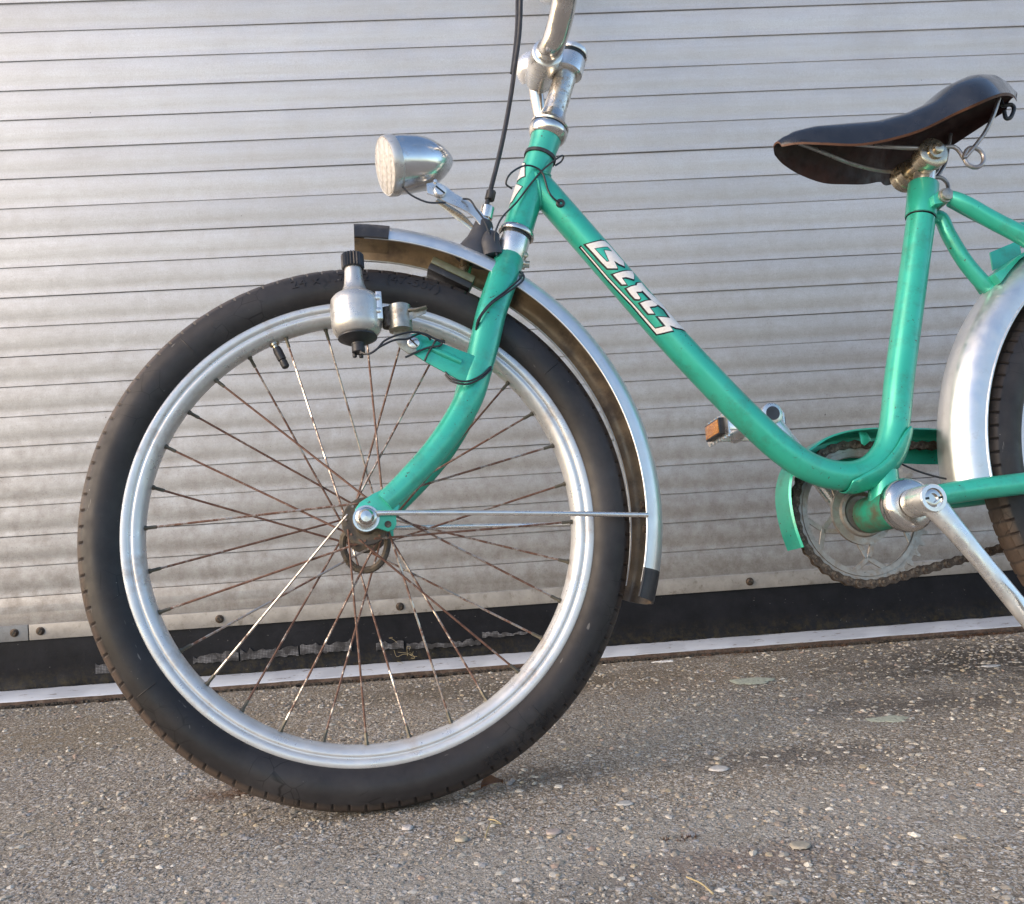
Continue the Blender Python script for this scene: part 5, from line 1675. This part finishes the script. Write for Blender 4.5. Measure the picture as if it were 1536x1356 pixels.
# chain path: round the ring, along both runs and round the sprocket
rs_c = Vector((0.9760, 0, 0.0))
r1, r2 = PR, 0.0330
D = (rs_c - cb)
L_ = D.length
th0 = math.atan2(D.z, D.x)
al = math.acos((r1 - r2) / L_)
path = []
a_top, a_bot = th0 + al, th0 - al
na = 90
for i in range(na + 1):
    a = a_top + (2 * math.pi - 2 * al) * i / na
    path.append(Vector((cb.x + r1 * math.cos(a), CRW, cb.z + r1 * math.sin(a))))
for i in range(41):
    a = a_bot - 0 + (2 * al) * i / 40
    path.append(Vector((rs_c.x + r2 * math.cos(a), CRW, rs_c.z + r2 * math.sin(a))))
path.append(path[0])
seg = [0.0]
for i in range(1, len(path)):
    seg.append(seg[-1] + (path[i] - path[i - 1]).length)
tot = seg[-1]
nl = int(tot / PT) // 2 * 2
pitch = tot / nl
def at_len(s_):
    s_ %= tot
    i = max(1, int(np.searchsorted(seg, s_)))
    t = (s_ - seg[i - 1]) / max(1e-9, seg[i] - seg[i - 1])
    return path[i - 1].lerp(path[i], t)
sag0 = lambda p: p
pins = [at_len(i * pitch) for i in range(nl)]
b = B()
for p in pins:
    b.lathe((p.x, CRW - 0.0046, p.z), (0, 1, 0), [(0, 0.0016), (0.0003, 0.0021), (0.0089, 0.0021), (0.0092, 0.0016)], 8, 0)
    b.lathe((p.x, CRW - 0.0016, p.z), (0, 1, 0), [(0, 0.0044), (0.0032, 0.0044)], 10, 0)
chain = part(b, 'chain', ['oily', 'zinc'])
def link_me(outer_):
    q = B()
    po = []
    for k in range(9):
        a = math.radians(90 + 180 * k / 8)
        po.append((-pitch / 2 + 0.0055 * math.cos(a), 0.0055 * math.sin(a)))
    po.append((0.0, -0.0037))
    for k in range(9):
        a = math.radians(-90 + 180 * k / 8)
        po.append((pitch / 2 + 0.0055 * math.cos(a), 0.0055 * math.sin(a)))
    po.append((0.0, 0.0037))
    w = 0.0034 if outer_ else 0.0023
    q.prism(po, -w, -w + 0.0010)
    q.prism(po, w - 0.0010, w)
    return q.mesh('chain_link', ['oily'], bevel=0.0002, bseg=1)
LK = [link_me(False), link_me(True)]
for i in range(nl):
    p, q = pins[i], pins[(i + 1) % nl]
    d = q - p
    mid = (p + q) / 2
    put('chain_link', LK[i % 2], chain, mid, (0, -math.atan2(d.z, d.x), 0))
b = B()
b.lathe((rs_c.x, CRW - 0.001, 0), (0, 1, 0), [(0, 0.012), (0, 0.0325), (0.002, 0.0325), (0.002, 0.012)], 30)
part(b, 'sprocket', 'oily')

# chain guard: a hockey-stick channel, open towards the near side
gpath = [(0.4789, 0.045, -0.0560), (0.4746, 0.045, -0.0373), (0.4723, 0.045, -0.0156), (0.4732, 0.045, 0.0060), (0.4788, 0.045, 0.0259), (0.4898, 0.045, 0.0433), (0.5121, 0.045, 0.0579), (0.5349, 0.045, 0.0686), (0.5646, 0.045, 0.0741), (0.6007, 0.045, 0.0746), (0.6521, 0.045, 0.0709), (0.6972, 0.045, 0.0675), (0.86, 0.045, 0.062), (0.93, 0.045, 0.056)]
P, _ = cr(gpath, 6)
vs, fs = [], []
N = len(P)
for i, p in enumerate(P):
    d = (P[min(i + 1, N - 1)] - P[max(i - 1, 0)]).normalized()
    out = Vector((-d.z, 0, d.x))
    if out.dot(p - cb) < 0:
        out = -out
    p = Vector((p.x, 0, p.z))
    t = i / 6
    dep = 0.007 if t < 4 else 0.007 + min(1.0, (t - 4) / 4.0) * 0.027
    sec = [(-0.0014, 0.0225), (0.0008, 0.0245), (0.0014, 0.0400), (0.0008, 0.0600), (-0.004, 0.0640), (-dep, 0.0650), (-dep, 0.0638), (-0.004, 0.0626), (-0.0008, 0.0590), (-0.0010, 0.0250)]
    for o_, w in sec:
        vs.append(p + out * o_ + Vector((0, w, 0)))
k = 10
for i in range(N - 1):
    for j in range(k):
        fs.append((i * k + j, i * k + (j + 1) % k, (i + 1) * k + (j + 1) % k, (i + 1) * k + j))
fs += [tuple(range(k)), tuple((N - 1) * k + j for j in range(k))[::-1]]
b = B()
b.add(vs, fs)
cg = part(b, 'chain_guard', 'green', ang=45)
b = B()
b.prism([(0.5752, 0.0737), (0.5852, 0.0723), (0.5895, 0.0632), (0.5798, 0.0566), (0.5761, 0.0592)], 0.0330, 0.0345)
sub(b, 'guard_bracket', 'green', cg, bevel=0.0004)

# ---- saddle
stations = [  # near edge px with its half width, crown height of the middle
    ((0.5121, -0.01, 0.4169), 0.4245), ((0.5283, -0.024, 0.4122), 0.4345), ((0.5545, -0.036, 0.4044), 0.4395), ((0.5898, -0.046, 0.3977), 0.4405), ((0.6270, -0.055, 0.4000), 0.4405), ((0.6592, -0.066, 0.4054), 0.4460), ((0.6900, -0.08, 0.4155), 0.4570), ((0.7120, -0.098, 0.4195), 0.4740), ((0.7402, -0.094, 0.4315), 0.4875), ((0.7746, -0.07, 0.4488), 0.4975), ((0.8085, -0.04, 0.4647), 0.4985), ((0.8376, -0.01, 0.4775), 0.4930)]
E = [Vector(s_[0]) for s_ in stations]
T_ = [s_[1] for s_ in stations]
EP, par = cr(E, 6)
TP = [float(np.interp(q, range(len(T_)), T_)) for q in par]
nw = 24
def saddle_pt(i, k, thick):
    e, top = EP[i], TP[i]
    b_ = -e.y
    t = -1 + 2 * k / nw
    s__ = math.sin(t * math.pi / 2)
    w = b_ * s__
    drop = (top - e.z)
    v = top - drop * (0.30 * abs(s__) ** 2 + 0.70 * abs(s__) ** 6)
    dz = thick * (1 - 0.0 * abs(s__))
    return Vector((e.x + 0.010 * (1 - abs(s__) ** 2) * (1 if i > len(EP) * 0.8 else -0.3 if i < 4 else 0), w * (1 - thick * 14 if abs(s__) > 0.9 else 1), v - dz))
NS = len(EP)
b = B()
vo_ = [saddle_pt(i, k, 0.0) for i in range(NS) for k in range(nw + 1)]
vi_ = [saddle_pt(i, k, 0.0024) for i in range(NS) for k in range(nw + 1)]
fo = [(i * (nw + 1) + k, i * (nw + 1) + k + 1, (i + 1) * (nw + 1) + k + 1, (i + 1) * (nw + 1) + k) for i in range(NS - 1) for k in range(nw)]
b.add(vo_, fo, 0)
b.add(vi_, [f[::-1] for f in fo], 1)
def rim_strip(ids):
    n_ = len(ids)
    b.add([vo_[i] for i in ids] + [vi_[i] for i in ids], [(j, j + 1, n_ + j + 1, n_ + j) for j in range(n_ - 1)], 2)
rim_strip([i * (nw + 1) for i in range(NS)])
rim_strip([i * (nw + 1) + nw for i in range(NS)])
rim_strip([k for k in range(nw + 1)])
rim_strip([(NS - 1) * (nw + 1) + k for k in range(nw + 1)])
saddle = part(b, 'saddle', ['leather', 'leather_under', 'leather_edge'], ang=60)
for p in ((0.5695, -0.016, 0.4272), (0.7955, -0.03, 0.4882)):
    b = B()
    b.lathe(Vector(p), (0, -0.45, 0.9), [(-0.003, 0.0052), (0.0004, 0.0050), (0.0016, 0.0036), (0.0020, 0.0)], 16)
    sub(b, 'rivet', 'bright', saddle)
CL = Vector((0.6920, 0.0, 0.3935))
b = B()
for s_ in (-1, 1):
    b.lathe(CL, (0, s_, 0), [(0.0105, 0.0125), (0.0115, 0.0165), (0.0220, 0.0170), (0.0232, 0.0185), (0.0330, 0.0185), (0.0345, 0.0165), (0.0350, 0.0105), (0.0390, 0.0100), (0.0395, 0.0062), (0.0440, 0.0058), (0.0450, 0.0035), (0.0452, 0.0)], 32)
b.lathe(CL, (0, 1, 0), [(-0.012, 0.0100), (0.012, 0.0100)], 20)
clamp = part(b, 'saddle_clamp', 'brass', ang=45)
b = B()
b.lathe(so, sd_, [(0.030, 0.0126), (0.066, 0.0126)], 24)
part(b, 'seat_post', 'bright')
for s_ in (-1, 1):
    b = B()
    w = s_ * 0.028
    loop = []
    lc_ = Vector((0.7415, w * 1.25, 0.3850))
    for k in range(13):
        a = math.radians(150 + 390 * k / 12) 
        loop.append((lc_.x + 0.0125 * math.cos(a), w * 1.2 + s_ * 0.0030 * k / 12, lc_.z + 0.0125 * math.sin(a)))
    b.tube([(0.545, s_ * 0.008, 0.4290), (0.575, s_ * 0.012, 0.4200), (0.620, s_ * 0.022, 0.4085), (0.665, w, 0.4020), (0.700, w, 0.4020), (0.722, w * 1.1, 0.4010)] + loop[1:] + [(0.7560, w * 1.45, 0.4120), (0.7700, w * 1.65, 0.4350), (0.7840, w * 1.8, 0.4660)], 0.0026, 10, sub=4)
    sub(b, 'rail', 'steelwire', saddle)
b = B()
b.tube([(0.8203, -0.004, 0.4849), (0.8216, -0.004, 0.4737), (0.8331, -0.004, 0.4747), (0.8366, -0.004, 0.4692), (0.8293, -0.004, 0.4571), (0.8225, -0.004, 0.4562), (0.8219, -0.004, 0.4663)], 0.0026, 8)
sub(b, 'bag_loop', 'plastic', saddle)
b = B()
b.tube([(0.704, 0.012, 0.3880), (0.720, 0.012, 0.3990), (0.7265, 0.012, 0.3970), (0.7225, 0.012, 0.3920), (0.705, 0.012, 0.3800)], 0.0022, 8)
sub(b, 'strap_loop', 'plastic', saddle)
